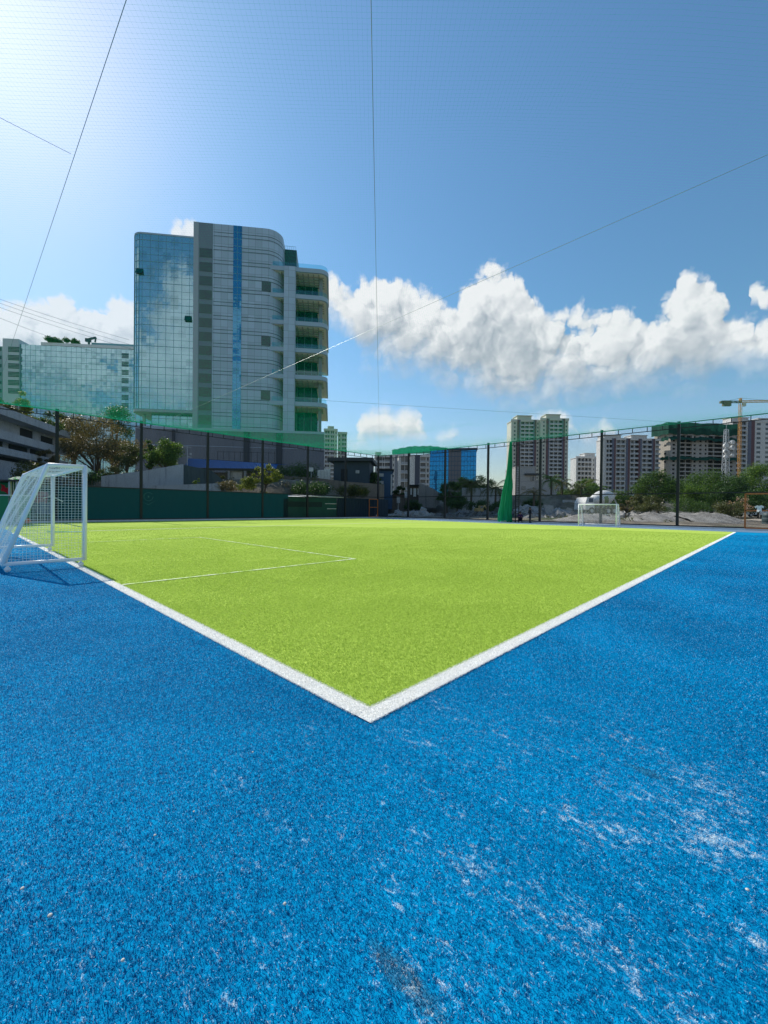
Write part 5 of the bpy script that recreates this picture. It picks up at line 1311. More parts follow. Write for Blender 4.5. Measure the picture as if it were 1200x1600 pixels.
rubble('dark rubble along the foot of the bank behind the far fence', 680, 812, 50, [(680, 805), (720, 801), (760, 799), (812, 798)], 4, 520, .25, 1.0, rubd, 7)
rubble('scattered stones on the bank behind the far fence', 880, 1010, 52, [(880, 800), (940, 800), (975, 796), (1010, 800)], 4, 260, .2, .8, rubm, 12)

# ------------------------------------------------------------------ vehicles
tyre = pm('black_tyre', (.02, .02, .021), .8, .2, 4)
B = Bld('mixer_truck', 'white concrete mixer truck parked behind the far goal', 'truck', 911, 46, 12, .75); T = B.root; T.scale = (.8, .8, .8)
def wheel(T, x, y, r, wd=.3):
    mb = MB(); mb.tube([(x, y-wd/2, r), (x, y+wd/2, r)], r, 18); w_ = mb.build('wheel', tyre, T)
    mb = MB(); mb.tube([(x, y-wd/2-.02, r), (x, y-wd/2-.002, r)], r*.55, 12); mb.build('rim', gal, w_)
mb = MB(); mb.box(.3, 5.3, -.45, 1.5, .55, .85); mb.build('chassis', blk, T)
for x in (.9, 3.6, 4.6):
    for y in (-.5, 1.6): wheel(T, x, y, .48)
mb = MB(); mb.prism([(-.1, -.6), (1.35, -.6), (1.35, 1.7), (-.1, 1.7)], .6, 1.6); mb.v += []; mb.build('cab_base', whm, T)
mb = MB(); k = [( -.1, -.6, 1.6), (1.35, -.6, 1.6), (1.35, 1.7, 1.6), (-.1, 1.7, 1.6), (.25, -.5, 2.35), (1.3, -.5, 2.35), (1.3, 1.6, 2.35), (.25, 1.6, 2.35)]
mb.v = k; mb.f = [(4,5,6,7), (0,1,5,4), (1,2,6,5), (2,3,7,6), (3,0,4,7)]; mb.mi = [0]*5; mb.build('cab', whm, T)
mb = MB(); mb.face([(.42, -.605, 1.66), (1.15, -.605, 1.66), (1.15, -.53, 2.2), (.5, -.53, 2.2)]); mb.build('window', wglass, T)
prof_d = [(0, 0), (.45, .05), (.75, .6), (1.1, 1.5), (1.18, 2.1), (1.0, 2.9), (.6, 3.6), (.5, 3.75), (.42, 3.75)]
mb = MB(); ca, sa_ = cos(RAD(14)), sin(RAD(14)); n_ = 20
for rr_, q in prof_d:
    for j in range(n_):
        a = 2*pi*j/n_; yy, zz_ = rr_*cos(a), rr_*sin(a); mb.v.append((1.55+q*ca-zz_*sa_, .55+yy, 1.75+q*sa_+zz_*ca))
for i in range(len(prof_d)-1):
    for j in range(n_): j2 = (j+1) % n_; mb.f.append((i*n_+j, i*n_+j2, (i+1)*n_+j2, (i+1)*n_+j)); mb.mi.append(1 if i in (3,) and (j//3) % 3 == 0 else 0)
mb.build('drum', [whm, pm('drum_stripe', (.30, .36, .18), .6, .2, 2)], T, smooth=True)
mb = MB(); mb.lathe([(.55, 0), (.30, -.6), (.28, -.6)], 12, (5.3, .55, 3.1)); mb.build('hopper', whm, T)
mb = MB(); mb.bar((5.4, .55, 2.5), (5.9, .3, 1.2), .3, .1); mb.build('chute', gal, T)
# excavator
yel = pm('digger_yellow', (.42, .30, .12), .55, .25, 1.5)
B = Bld('excavator', 'small yellow excavator half hidden on the dark bank left of the green net', 'excavator', 749, 51, 20, .55); T = B.root; T.scale = (.42, .42, .42)
for y in (-.75, .75):
    mb = MB(); mb.tube([(-1.1, y, .35), (1.1, y, .35)], .34, 10); mb.box(-1.1, 1.1, y-.2, y+.2, .02, .68); mb.build('track', tyre, T)
mb = MB(); mb.box(-1.2, .9, -.9, .9, .8, 1.5); mb.prism([(-1.3, -.8), (-.7, -.9), (-.7, .9), (-1.3, .8)], .85, 1.75); mb.build('body', yel, T)
mb = MB(); mb.box(-.3, .8, -.85, .1, 1.5, 2.5); mb.box(-.2, .7, -.87, -.851, 1.75, 2.35, 1); mb.build('cab', [yel, wglass], T)
mb = MB(); mb.bar((.8, .4, 1.5), (2.2, .4, 2.6), .28, .36); mb.build('boom', yel, T)
mb = MB(); mb.bar((2.2, .4, 2.6), (2.9, .4, 1.0), .22, .28); mb.build('stick', yel, T)
mb = MB(); mb.prism([(2.7, .05), (3.2, .05), (3.2, .75), (2.7, .75)], .45, 1.0); mb.build('bucket', gal, T)
# cars
def car(label, px, dep, beta, col, zb=.25, group='cars parked under the trees at right'):
    B = Bld('parked_car', label, 'car', px, dep, beta, zb, ); T = B.root; T['group'] = group
    L, Wd = 4.1, 1.7
    prof_c = [(0, .35), (.05, .62), (.25, .78), (1.05, .90), (1.75, 1.40), (2.9, 1.44), (3.65, .98), (4.0, .92), (4.1, .6), (4.05, .33)]
    mb = MB(); n_ = len(prof_c)
    for yy, ins in ((0, .0), (Wd, .0)):
        for x, z in prof_c: sh = .16*max(0, (z-.9)/.5); mb.v.append((x, yy + (sh if yy == 0 else -sh), z))
    mb.f = [tuple(range(n_)), tuple(range(2*n_-1, n_-1, -1))] + [(i, i+n_, (i+1) % n_+n_, (i+1) % n_) for i in range(n_)]; mb.mi = [0]*len(mb.f)
    mb.build('body', col, T)
    for side in (0, 1):
        yy = .045 if side == 0 else Wd-.045; s_ = -1 if side == 0 else 1
        mb = MB(); q = [(1.35, .98), (1.85, 1.33), (2.28, 1.35), (2.28, .97)]; mb.face([(x, yy+(.115*(z-.95)/.4-.05*(0) )*(-s_) + s_*.03, z) for x, z in q]); q = [(2.36, .97), (2.36, 1.35), (2.85, 1.36), (3.35, .99)]; mb.face([(x, yy+(.115*(z-.95)/.4)*(-s_)+s_*.03, z) for x, z in q]); mb.build('side_window', wglass, T)
    for x0, x1_, z0, z1 in ((1.08, 1.74, .93, 1.385), (3.62, 2.94, 1.0, 1.42)):
        e = -.025 if x0 < 2 else .025
        mb = MB(); mb.face([(x0+e, .22, z0+.02), (x0+e, Wd-.22, z0+.02), (x1_+e, Wd-.27, z1+.02), (x1_+e, .27, z1+.02)]); mb.build('windscreen', wglass, T)
    for x in (.8, 3.3):
        for y in (.1, Wd-.1):
            mb = MB(); mb.tube([(x, y-.11, .31), (x, y+.11, .31)], .31, 16); w_ = mb.build('wheel', tyre, T)
            mb = MB(); yo = -.125 if y < 1 else .125; mb.tube([(x, y+yo, .31), (x, y+yo*.9, .31)], .19, 12); mb.build('rim', gal, w_)
    for y in (.12, Wd-.42): mb = MB(); mb.box(.02, .10, y, y+.3, .58, .72); mb.build('headlight', whm, T)
    return T
carw = pm('white_car_paint', (.72, .73, .74), .25, .03, 1, spec=.6); carg = pm('grey_green_car_paint', (.14, .18, .18), .3, .05, 1, spec=.6); cars_ = pm('silver_car_paint', (.42, .44, .46), .3, .05, 1, spec=.6)
car('white car parked on the dirt seen through the orange gate', 1166, 60, 6, carw, .45)
car('dark grey green car parked behind the sand heaps under the trees', 1094, 66, 4, carg, 1.1)
car('pale silver car behind the flowering bush, right of the grey green car', 1109, 70, 4, cars_, 1.2)
B = Bld('water_tank', 'dark grey green plastic barrel at the right edge behind the orange gate', 'barrel', 1203, 31.5, 0, .0); mb = MB()
mb.lathe([(0, 1.12), (.35, 1.14), (.44, 1.05), (.47, .8), (.45, .78), (.47, .75), (.47, .42), (.45, .4), (.47, .37), (.46, .05), (0, .02)], 20); mb.build('barrel_body', pm('dark_plastic', (.05, .08, .085), .5, .2, 1), B.root, smooth=True)
mb = MB(); mb.lathe([(0, 1.2), (.13, 1.2), (.13, 1.13), (0, 1.13)], 12); mb.build('lid', blk, B.root)
# white shirt hung on the gate rail
P = plane(1186.5, 789.5, 0, XF-.34); shirt = clothmat('white_cotton', (.80, .80, .76), .25, .08); mb = MB()
SS = .62
out_ = [(-.16, 0), (-.36, -.12), (-.30, -.30), (-.18, -.22), (-.19, -.66), (-.02, -.60), (.05, -.70), (.19, -.64), (.17, -.22), (.30, -.32), (.36, -.14), (.15, .0), (.05, -.05), (-.05, -.05)]
out_ = [(a*SS, b*SS) for a, b in out_]
n_ = len(out_); mb.v = [(-.02+.03*sin(i), y, z) for i, (y, z) in enumerate(out_)]+[(.05+.03*sin(i*2), y*1.02, z) for i, (y, z) in enumerate(out_)]
mb.f = [tuple(range(n_)), tuple(range(2*n_-1, n_-1, -1))] + [(i, (i+1) % n_, n_+(i+1) % n_, n_+i) for i in range(n_)]; mb.mi = [0]*len(mb.f)
o = mb.build('hanging_shirt', shirt); o.location = P; tag(o, 'white shirt hanging over the rail of the orange gate at right', 'shirt')
mb = MB(); mb.lathe([(.18, 0), (.17, .03), (.07, .05), (.02, .26), (0, .265)], 14); o = mb.build('marker_cone', whm); o.location = plane(588, 809, 1, YF-.1)+Vector((0, 0, 0)); o.location.z = .12; tag(o, 'small white marker cone on the kerb at the fence corner', 'cone')
# ------------------------------------------------------------------ plants
bark = pm('grey_brown_bark', (.11, .085, .062), .9, .3, 3, bump=.6)
LEAF = {
 'dark': leafmat('dark_green_leaf', (.02, .054, .018), (.09, .175, .045), .42),
 'mid': leafmat('mid_green_leaf', (.03, .072, .017), (.13, .225, .052), .45),
 'bright': leafmat('bright_green_leaf', (.042, .105, .02), (.20, .31, .065), .5),
 'yellow': leafmat('yellow_green_leaf', (.10, .14, .02), (.32, .36, .06), .45),
 'olive': leafmat('olive_leaf', (.05, .062, .02), (.17, .18, .06), .35),
 'rust': leafmat('reddish_brown_leaf', (.085, .075, .038), (.27, .215, .11), .42),
 'dry': leafmat('dry_grass_leaf', (.14, .11, .05), (.34, .28, .14), .3),
}
def foliage(clumps, n, size, seed, droop=.0, flat=.35):
    r = random.Random(seed); mb = MB(); tot = sum(c[3]**2 for c in clumps)
    for (cx, cy, cz, cr) in clumps:
        for _ in range(max(6, int(n*cr*cr/tot))):
            d = Vector((r.gauss(0, 1), r.gauss(0, 1), r.gauss(0, 1))).normalized(); rad = cr*(r.random()**.45)*(1+.25*r.gauss(0, .5))
            p = Vector((cx, cy, cz)) + Vector((d.x*rad, d.y*rad, d.z*rad*.78))
            nrm = (d*.7 + Vector((r.gauss(0, .6), r.gauss(0, .6), r.gauss(0, .6)+flat))).normalized()
            u = nrm.orthogonal().normalized(); a = r.random()*6.283; u = (u*cos(a)+nrm.cross(u)*sin(a)); v_ = nrm.cross(u)
            s = size*r.uniform(.6, 1.35); w_ = s*r.uniform(.38, .6); k = len(mb.v); dn = Vector((0, 0, -droop*s))
            mb.v += [tuple(p-u*s*.5), tuple(p+v_*w_*.5), tuple(p+u*s*.5+dn), tuple(p-v_*w_*.5)]; mb.f.append((k, k+1, k+2, k+3)); mb.mi.append(0)
    return mb
def tree(name, label, px, dep, ytop, wpx, zb, kind='mid', nclump=22, n=4200, leaf=.32, seed=1, squash=1.0, low=.32, trunk=True, cat='tree', group=None, airy=1.0, ry=None):
    r = random.Random(seed*17+3); o = gp(px, dep, zb); root = empty(name, label, cat, o, 0, group)
    top = zat(px, ytop, dep)-zb; R = wpx*dep/FPX/2; z0 = top*low; rzv = (top-z0)/2; cz = z0+rzv
    cl = []
    for i in range(nclump):
        for _ in range(20):
            d = Vector((r.uniform(-1, 1), r.uniform(-1, 1), r.uniform(-1, 1)))
            if .25 < d.length < 1: break
        if d.z < -.3: d.z *= .6
        cr = R*r.uniform(.20, .40)*airy; cl.append((d.x*(R-cr*.7), d.y*(R-cr*.7)*(ry or 1), cz+d.z*(rzv-cr*.6)*squash, cr))
    if trunk:
        mb = MB(); tr_ = max(.05, .028*top); fork = max(z0*.9, top*.22)
        mb.tube([(0, 0, -.4), (.02*top, .01*top, fork*.5), (.03*top, -.01*top, fork)], [tr_*1.3, tr_, tr_*.8], 8)
        for c in cl[:9]: mid = Vector((c[0]*.45, c[1]*.45, fork+(c[2]-fork)*.5)); mb.tube([(.03*top, -.01*top, fork*.96), tuple(mid), (c[0], c[1], c[2])], [tr_*.6, tr_*.35, tr_*.12], 6)
        mb.build('trunk', bark, root)
    struct(foliage(cl, int(n*1.7), leaf*.76, seed).build('crown', LEAF[kind], root), 'thing')
    return root
def palm(label, px, dep, ytop, zb, kind='olive', fr=2.2, n=15, seed=1):
    r = random.Random(seed); o = gp(px, dep, zb); root = empty('palm_tree', label, 'palm tree', o, 0, 'palms beyond the far fence'); top = zat(px, ytop, dep)-zb-fr*.35; top = max(top, .6)
    mb = MB(); mb.tube([(0, 0, -.3), (.1, .05, top*.5), (.05, 0, top)], [.20, .15, .14], 8); mb.build('trunk', bark, root)
    mb = MB()
    for i in range(n):
        a = 2*pi*i/n+r.uniform(-.2, .2); e0 = r.uniform(-.2, 1.25); L = fr*r.uniform(.8, 1.1); d = Vector((cos(a), sin(a), 0)); p = Vector((.05, 0, top)); pts_ = [p.copy()]; e = e0
        for k in range(9): p = p + (d*cos(e)+ZU*sin(e))*L/9; pts_.append(p.copy()); e -= .20
        side = Vector((-sin(a), cos(a), 0))
        for k in range(1, 10):
            q = pts_[k]; q0 = pts_[k-1]; wl = .55*fr*.42*sin(pi*(k+.6)/10.6)
            for sg in (-1, 1):
                for h in (0, .5):
                    b = q0.lerp(q, h); tip = b + side*sg*wl + (q-q0)*.9 - ZU*wl*.55; wv = (q-q0)*.28; kk = len(mb.v)
                    mb.v += [tuple(b), tuple(b+wv), tuple(tip)]; mb.f.append((kk, kk+1, kk+2)); mb.mi.append(0)
        mb.tube(pts_, [.03]*9+[.008], 4)
    mb.build('crown', LEAF[kind], root); return root
GL = 'trees and bushes behind the left fence'; GR = 'trees beyond the far fence'
# left side
tree('bush', 'olive bush spilling over the top ledge of the terraced building, at the left edge', 3, 41, 629, 66, 8.6, 'olive', 16, 2600, .30, 11, low=.1, trunk=False, cat='bush', group=GL)
tree('bush', 'yellowish bush on the ledge of the terraced building, next to the left edge', 36, 43, 648, 50, 8.6, 'olive', 14, 2200, .28, 12, low=.1, trunk=False, cat='bush', group=GL)
tree('bush', 'mid green bush at the far end of the terraced building ledge', 70, 47, 652, 52, 9.0, 'mid', 14, 2200, .28, 13, low=.05, trunk=False, cat='bush', group=GL)
tree('tree', 'bright light green tree above the terraced building', 27, 62, 606, 46, 6, 'yellow', 18, 3000, .34, 14, group=GL)
tree('tree', 'dark green round tree at the left edge above the terraced building', -8, 64, 602, 36, 6, 'mid', 14, 2400, .34, 15, group=GL)
tree('tree', 'small dark tree between the bright tree and the reddish tree', 45, 66, 622, 26, 6, 'dark', 12, 1600, .34, 151, group=GL)
tree('tree', 'dark leafy tree behind the end of the terraced building', 86, 60, 631, 52, 4.5, 'dark', 20, 3600, .32, 16, group=GL)
tree('tree', 'broad dark tree added in place of a reflection in the low glass office block', 178, 100, 618, 74, 3, 'dark', 26, 4600, .5, 17, low=.15, group=GL)  # added tree standing in for a dark reflection in the block's glass
tree('tree', 'grey green tree just behind the reddish tree', 112, 58, 644, 50, 4.5, 'olive', 18, 2400, .30, 18, group=GL, airy=.9)
tree('tree', 'large airy reddish brown tree behind the left fence', 150, 53, 648, 158, 3.2, 'rust', 70, 13000, .27, 19, low=.16, group=GL, airy=.62)
tree('tree', 'olive tree touching the reddish tree on its right', 196, 50, 686, 56, 4.0, 'olive', 18, 3000, .25, 20, low=.1, group=GL)
tree('tree', 'compact round bright green tree right of the reddish tree', 257, 48, 680, 62, 4.0, 'bright', 28, 6500, .25, 21, low=.12, group=GL, airy=1.05)
tree('tree', 'smaller green tree pressed against the round bright tree', 233, 47.5, 686, 32, 4.0, 'mid', 12, 1800, .22, 22, low=.1, group=GL)
tree('bush', 'olive creeper bush below the terraced building', 55, 38, 718, 80, 2.0, 'olive', 16, 2600, .22, 23, low=.0, trunk=False, cat='bush', group=GL)
tree('bush', 'rusty bush hanging beside the terraced building windows', 72, 44, 690, 36, 4.0, 'rust', 10, 1200, .22, 24, low=.2, trunk=False, cat='bush', group=GL, airy=.8)
tree('bush', 'yellow green bush above the left goal', 48, 34.5, 726, 26, 2.0, 'yellow', 8, 1000, .16, 241, low=.1, trunk=False, cat='bush', group=GL)
tree('bush', 'dark scrub at the foot of the reddish tree', 135, 45, 728, 70, 3.0, 'dark', 16, 2600, .22, 25, low=.0, trunk=False, cat='bush', group=GL, airy=.8)
tree('bush', 'dry scrub along the top of the ramp wall', 190, 46.5, 724, 60, 3.6, 'olive', 12, 1500, .2, 251, low=.0, trunk=False, cat='bush', group=GL, airy=.7)
tree('shrub', 'tall yellow green shrub in front of the blue roofed shed', 413, 45, 722, 56, 2.6, 'yellow', 26, 2400, .24, 26, low=.06, cat='shrub', group=GL, airy=.66)
tree('bush', 'low yellow green bush under the right part of the blue roof', 383, 44.5, 742, 44, 2.6, 'yellow', 12, 1600, .2, 27, low=.0, trunk=False, cat='bush', group=GL)
tree('bush', 'low pale dry bush left of the yellow green shrub', 352, 44, 750, 46, 2.6, 'dry', 12, 1300, .2, 28, low=.0, trunk=False, cat='bush', group=GL)
tree('bush', 'small spiky bush below the left part of the blue roof', 345, 45, 738, 20, 2.8, 'olive', 6, 600, .2, 29, low=.0, trunk=False, cat='bush', group=GL)
tree('bush', 'small light plant beside the dark wall', 306, 43.5, 745, 14, 3.0, 'bright', 5, 400, .16, 291, low=.0, trunk=False, cat='bush', group=GL)
tree('bush', 'dark shrubs in front of the tower podium', 470, 58, 719, 96, 4, 'dark', 22, 3000, .28, 30, low=.0, trunk=False, cat='bush', group=GL)
tree('bush', 'olive shrubs along the tower podium above the blue roof', 385, 62, 716, 90, 5, 'olive', 16, 1800, .28, 301, low=.0, trunk=False, cat='bush', group=GL, airy=.7)
tree('bush', 'dense green thicket on the bank left of the dark shed', 485, 47, 751, 86, 2.2, 'dark', 26, 4200, .22, 31, low=.0, trunk=False, cat='bush', group=GL, airy=.8)
tree('bush', 'olive thicket on the bank below the dark shed', 548, 48.5, 756, 64, 2.0, 'olive', 20, 3000, .22, 32, low=.0, trunk=False, cat='bush', group=GL, airy=.8)
tree('tree', 'dark tree right of the dark shed', 583, 57, 727, 36, 2.0, 'dark', 20, 3200, .3, 33, low=.05, group=GL)
# behind the far fence
tree('tree', 'small dark tree in front of the white apartment blocks', 622, 66, 750, 24, 1.5, 'dark', 10, 1400, .3, 34, low=.1, group=GR)
tree('bush', 'dark hanging thicket before the ruined house', 645, 60, 776, 36, .3, 'dark', 14, 2000, .26, 35, low=.0, trunk=False, cat='bush', group=GR)
tree('tree', 'dark tree between the ruined house and the leafy trees', 698, 60, 745, 40, .5, 'dark', 26, 4200, .28, 36, low=.05, group=GR)
tree('tree', 'leafy tree in front of the blue office block', 722, 68, 744, 44, 2.5, 'bright', 20, 3600, .3, 37, low=.1, group=GR)
tree('tree', 'leafy tree left of the fence post beside the green net', 752, 70, 742, 46, 2.5, 'mid', 20, 3600, .3, 38, low=.1, group=GR)
tree('tree', 'dark undergrowth tree on the bank below the palms', 714, 56, 766, 44, .5, 'dark', 16, 2600, .26, 39, low=.0, group=GR)
tree('bush', 'dark thicket along the bank left of the green net', 762, 55, 778, 70, .4, 'dark', 20, 2800, .26, 40, low=.0, trunk=False, cat='bush', group=GR, airy=.7)
tree('bush', 'dark thicket on the bank right of the green net', 830, 54, 776, 46, .8, 'dark', 14, 2000, .26, 41, low=.0, trunk=False, cat='bush', group=GR, airy=.8)
tree('bush', 'green hedge row right of the grey house', 895, 66, 764, 60, 3, 'mid', 18, 2600, .28, 42, low=.0, trunk=False, cat='bush', group=GR)
tree('tree', 'light green tree left of the maroon striped block', 918, 60, 746, 52, 2.5, 'bright', 20, 3400, .28, 43, low=.05, group=GR, airy=.85)
tree('bush', 'low green bushes in front of the maroon striped block', 960, 64, 764, 76, .6, 'mid', 26, 3800, .28, 44, low=.0, trunk=False, cat='bush', group=GR)
tree('tree', 'tall green tree overlapping the right part of the maroon striped block', 1028, 58, 732, 78, .6, 'mid', 38, 7400, .27, 45, low=.1, group=GR)
tree('tree', 'bright green tree in front of the netted concrete tower', 1080, 60, 752, 66, .6, 'bright', 26, 5000, .28, 46, low=.05, group=GR)
tree('tree', 'spreading green tree below the telecom mast', 1112, 66, 729, 108, .6, 'mid', 44, 9000, .3, 47, low=.1, group=GR)
tree('tree', 'dark green tree behind the flowering bush', 1142, 60, 740, 62, .6, 'dark', 30, 5600, .28, 48, low=.02, group=GR)
tree('tree', 'tallest rich green tree at the right edge', 1192, 64, 721, 92, .4, 'bright', 40, 8200, .3, 49, low=.06, group=GR)
tree('tree', 'dark tree under the tallest tree behind the orange gate', 1185, 56, 762, 76, .3, 'dark', 30, 5200, .26, 50, low=.0, group=GR)
tree('tree', 'green tree beyond the right edge', 1250, 60, 735, 80, .3, 'mid', 28, 4200, .3, 51, low=.05, group=GR)
fb_ = tree('bush', 'pinkish flowering bush left of the orange gate', 1140, 40, 777, 56, .2, 'olive', 24, 3400, .16, 52, low=.0, trunk=False, cat='bush', group=GR)
r = random.Random(99); hh = zat(1140, 777, 40)-.2; cl = [(r.uniform(-1.5, 1.5), r.uniform(-1.6, .2), hh*r.uniform(.45, .95), r.uniform(.15, .35)) for _ in range(26)]
struct(foliage(cl, 420, .13, 98).build('blossoms', leafmat('pink_blossom', (.42, .22, .18), (.62, .45, .36), .4), fb_), 'thing')
tree('bush', 'shrubs behind the long sand heap', 1018, 48, 772, 60, .4, 'olive', 18, 2600, .2, 53, low=.0, trunk=False, cat='bush', group=GR, airy=.8)
tree('bush', 'shrubs below the bright tree behind the sand heaps', 1075, 50, 776, 70, .4, 'mid', 20, 2800, .2, 54, low=.0, trunk=False, cat='bush', group=GR, airy=.8)
tree('bush', 'dry leaning bush right of the mixer truck', 978, 47, 772, 28, .4, 'dry', 10, 1000, .22, 55, low=.0, cat='bush', group=GR, airy=.8)
tree('bush', 'scrubby green bush between the mixer truck and the tall green tree', 996, 52, 769, 44, .4, 'olive', 18, 2600, .24, 551, low=.0, trunk=False, cat='bush', group=GR)
tree('bush', 'dark hedge behind the small far goal', 930, 62, 774, 70, .5, 'dark', 20, 3000, .26, 552, low=.0, trunk=False, cat='bush', group=GR)
palm('palm with a thick skirt of fronds in front of the leafy trees', 736, 60, 746, .8, 'olive', 2.6, 18, 61)
palm('arching palm left of the green curtain net', 774, 58, 752, .8, 'olive', 3.0, 16, 62)
palm('tall palm right of the far fence post in front of the grey house', 861, 62, 742, 1.5, 'mid', 2.4, 18, 63)
palm('second palm in front of the grey house, nearer its right end', 878, 63, 748, 1.5, 'olive', 2.2, 16, 64)
palm('dry low palm on the rubble in front of the grey house', 834, 52, 762, 1.2, 'dry', 2.0, 14, 65)
palm('ragged palm in front of the smallest far tower', 908, 58, 752, 1.2, 'olive', 2.6, 15, 66)
palm('small palm left of the mixer truck', 930, 56, 758, .5, 'mid', 2.4, 14, 67)
# distant belt of trees behind everything
r = random.Random(77); cl = []
for i in range(150):
    px = -180+1560*i/149; dep = 420+r.uniform(-30, 60); p = gp(px, dep, r.uniform(2, 7)); cl.append((p.x, p.y, p.z, r.uniform(7, 13)))
o = foliage(cl, 16000, 2.6, 78).build('distant_woods', LEAF['mid']); tag(o, 'far belt of trees along the horizon behind all the buildings', 'woods'); struct(o, 'stuff')
# weeds on the banks
r = random.Random(5); cl = []
for i in range(170):
    x, y = r.uniform(-14, 33), r.uniform(YF+3, YF+14); cl.append((x, y, terrain(x, y)+.15, r.uniform(.3, .75)))
for i in range(120):
    x, y = r.uniform(XF+4, XF+22), r.uniform(4, 34); cl.append((x, y, terrain(x, y)+.05, r.uniform(.2, .55)))
o = foliage(cl, 9000, .22, 79).build('weeds', LEAF['olive']); tag(o, 'scrubby weeds growing on the banks behind the fences', 'weeds'); struct(o, 'stuff')
# roof planting of the low glass block
for (a, b_, s) in ((86, 40, 81), (113, 34, 82)):
    tree('roof_hedge', 'clipped hedge on the roof of the low glass block, ' + ('left one' if s == 81 else 'right one'), a, 194, 529.5, b_*.72, zat(a, 537, 194), 'dark', 12, 1400, .9, s, low=.0, trunk=False, cat='hedge', group=None)

# ------------------------------------------------------------------ overhead power lines far left
for k, (a, b_) in enumerate((((-60, 446), (202, 531)), ((-60, 452), (202, 538)), ((-60, 459), (205, 545)), ((-60, 472), (150, 551)))):
    pts = []
    for i in range(13):
        f = i/12; px = a[0]+(b_[0]-a[0])*f; py = a[1]+(b_[1]-a[1])*f + 4*f*(1-f)*3; pts.append(tuple(at(px, py, 70+18*f)))
    mb = MB(); mb.tube(pts, .028, 5); o = mb.build('power_line', cabm, loc=pts[0]); tag(o, ('top', 'second', 'third', 'lowest')[k] + ' of the four thin power lines crossing the sky at the left edge', 'power line', 'power lines at the left edge')

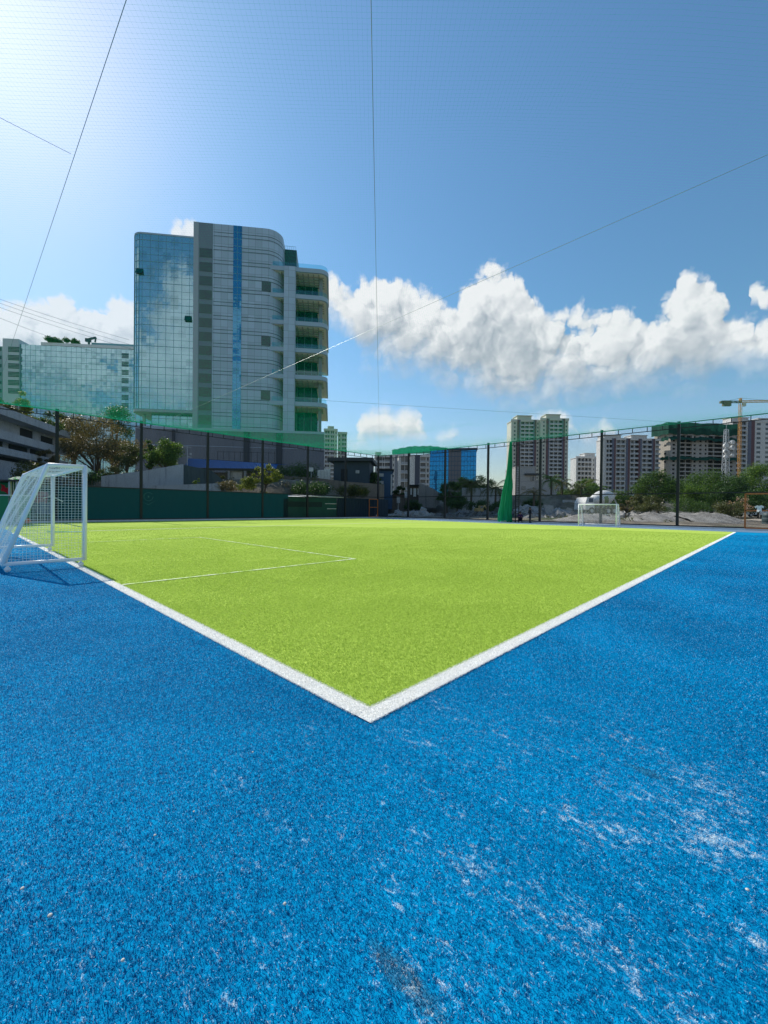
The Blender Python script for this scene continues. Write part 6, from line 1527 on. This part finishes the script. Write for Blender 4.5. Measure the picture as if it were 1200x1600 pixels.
# ------------------------------------------------------------------ people
def person(label, loc, heading, H, pose, cols):
    """one continuous skinned body, coloured by region; pose: 'stand' or 'crouch'"""
    s = H/1.7
    if pose == 'stand':
        J = {'pel': (0,0,.93), 'sp': (0,.01,1.15), 'ch': (0,.02,1.36), 'nk': (0,.02,1.47), 'hd0': (0,-.0,1.56), 'hd1': (0,-.01,1.70),
             'hl': (.09,0,.90), 'kl': (.11,-.03,.50), 'al': (.12,.02,.09), 'tl': (.13,-.15,.04), 'hr': (-.09,0,.90), 'kr': (-.14,.02,.50), 'ar': (-.17,.08,.09), 'tr': (-.19,-.09,.04),
             'sl': (.17,.02,1.40), 'el': (.25,.05,1.13), 'wl': (.22,-.10,.92), 'fl': (.20,-.15,.84), 'sr': (-.17,.02,1.40), 'er': (-.26,.03,1.14), 'wr': (-.18,-.14,1.02), 'fr': (-.13,-.19,.98)}
    else:
        J = {'pel': (0,.10,.28), 'sp': (0,.08,.50), 'ch': (0,-.02,.72), 'nk': (0,-.06,.82), 'hd0': (0,-.10,.90), 'hd1': (0,-.12,1.04),
             'hl': (.10,.08,.28), 'kl': (.16,-.30,.52), 'al': (.15,-.22,.09), 'tl': (.16,-.38,.04), 'hr': (-.10,.08,.28), 'kr': (-.16,-.28,.54), 'ar': (-.16,-.20,.09), 'tr': (-.18,-.36,.04),
             'sl': (.18,-.01,.76), 'el': (.25,-.18,.56), 'wl': (.12,-.34,.58), 'fl': (.05,-.38,.57), 'sr': (-.18,-.01,.76), 'er': (-.25,-.18,.58), 'wr': (-.12,-.34,.60), 'fr': (-.04,-.38,.61)}
    Rd = {'pel': .135, 'sp': .125, 'ch': .135, 'nk': .055, 'hd0': .085, 'hd1': .08, 'hl': .085, 'kl': .06, 'al': .042, 'tl': .038, 'hr': .085, 'kr': .06, 'ar': .042, 'tr': .038, 'sl': .065, 'el': .045, 'wl': .032, 'fl': .032, 'sr': .065, 'er': .045, 'wr': .032, 'fr': .032}
    E = [('pel','sp'),('sp','ch'),('ch','nk'),('nk','hd0'),('hd0','hd1'),('pel','hl'),('hl','kl'),('kl','al'),('al','tl'),('pel','hr'),('hr','kr'),('kr','ar'),('ar','tr'),('ch','sl'),('sl','el'),('el','wl'),('wl','fl'),('ch','sr'),('sr','er'),('er','wr'),('wr','fr')]
    N = list(J); me = bpy.data.meshes.new('person'); me.from_pydata([tuple(c*s for c in J[k]) for k in N], [(N.index(a), N.index(b)) for a, b in E], [])
    o = bpy.data.objects.new('person', me); C.objects.link(o)
    sk = o.modifiers.new('skin', 'SKIN'); sb = o.modifiers.new('sub', 'SUBSURF'); sb.levels = sb.render_levels = 2
    if not me.skin_vertices: return o
    for i, k in enumerate(N): me.skin_vertices[0].data[i].radius = (Rd[k]*s, Rd[k]*s); me.skin_vertices[0].data[i].use_root = (k == 'pel')
    dg = bpy.context.evaluated_depsgraph_get(); me2 = bpy.data.meshes.new_from_object(o.evaluated_get(dg)); o.modifiers.clear(); o.data = me2
    skin, shirt_, trou, shoe, hair = cols
    me2.materials.clear()
    for m_ in (skin, shirt_, trou, shoe): me2.materials.append(m_)
    joints = {k: Vector(J[k])*s for k in N}
    reg = {'nk': 0, 'hd0': 0, 'hd1': 0, 'wl': 0, 'fl': 0, 'wr': 0, 'fr': 0, 'sp': 1, 'ch': 1, 'sl': 1, 'el': 1, 'sr': 1, 'er': 1, 'pel': 2, 'hl': 2, 'kl': 2, 'hr': 2, 'kr': 2, 'al': 3, 'tl': 3, 'ar': 3, 'tr': 3}
    for p in me2.polygons:
        k = min(N, key=lambda q: (joints[q]-p.center).length - Rd[q]*s); p.material_index = reg[k]; p.use_smooth = True
    hc = joints['hd1']; mb = MB(); mb.lathe([(.105*s, -.07*s), (.108*s, .0), (.085*s, .06*s), (.04*s, .09*s), (0, .095*s)], 14, (hc.x, hc.y+.015*s, hc.z)); h_ = mb.build('hair', hair, o, smooth=True)
    mb = MB(); f = hc+Vector((0, -.085*s, -.06*s)); mb.lathe([(0, .03*s), (.016*s, -.01*s), (0, -.02*s)], 6, tuple(f))
    for sx in (-1, 1): mb.lathe([(0, .012*s), (.012*s, 0), (0, -.012*s)], 6, (f.x+sx*.035*s, f.y+.008*s, f.z+.04*s))
    mb.build('face_features', skin, o)
    o.location = loc; o.rotation_euler = (0, 0, heading); tag(o, label, 'person'); return o
skn = pm('brown_skin', (.22, .12, .075), .6, .05, 3); black_c = pm('black_clothes', (.012, .013, .017), .8, .15, 4); purp = pm('dark_purple_clothes', (.045, .018, .075), .8, .2, 4); dark_t = pm('dark_grey_trousers', (.03, .033, .04), .8, .1, 4); pale_c = pm('pale_clothes', (.55, .52, .46), .8, .1, 4); hairm = pm('black_hair', (.01, .009, .009), .5, .1, 8)
person('person in black standing on the turf just right of the green curtain net', plane(828, 819, 0, XF-.62)*1, RAD(60), 1.34, 'stand', (skn, black_c, dark_t, black_c, hairm)).location.z = .003
person('person in dark purple clothes crouching beside the lattice mast', plane(812.5, 819, 0, XF-.62)*1, RAD(-60), 1.55, 'crouch', (skn, purp, black_c, black_c, hairm)).location.z = .003
o = person('person in pale clothes standing beyond the fence corner', gp(602, 53, .3), RAD(140), 1.05, 'stand', (skn, pale_c, pale_c, dark_t, hairm))
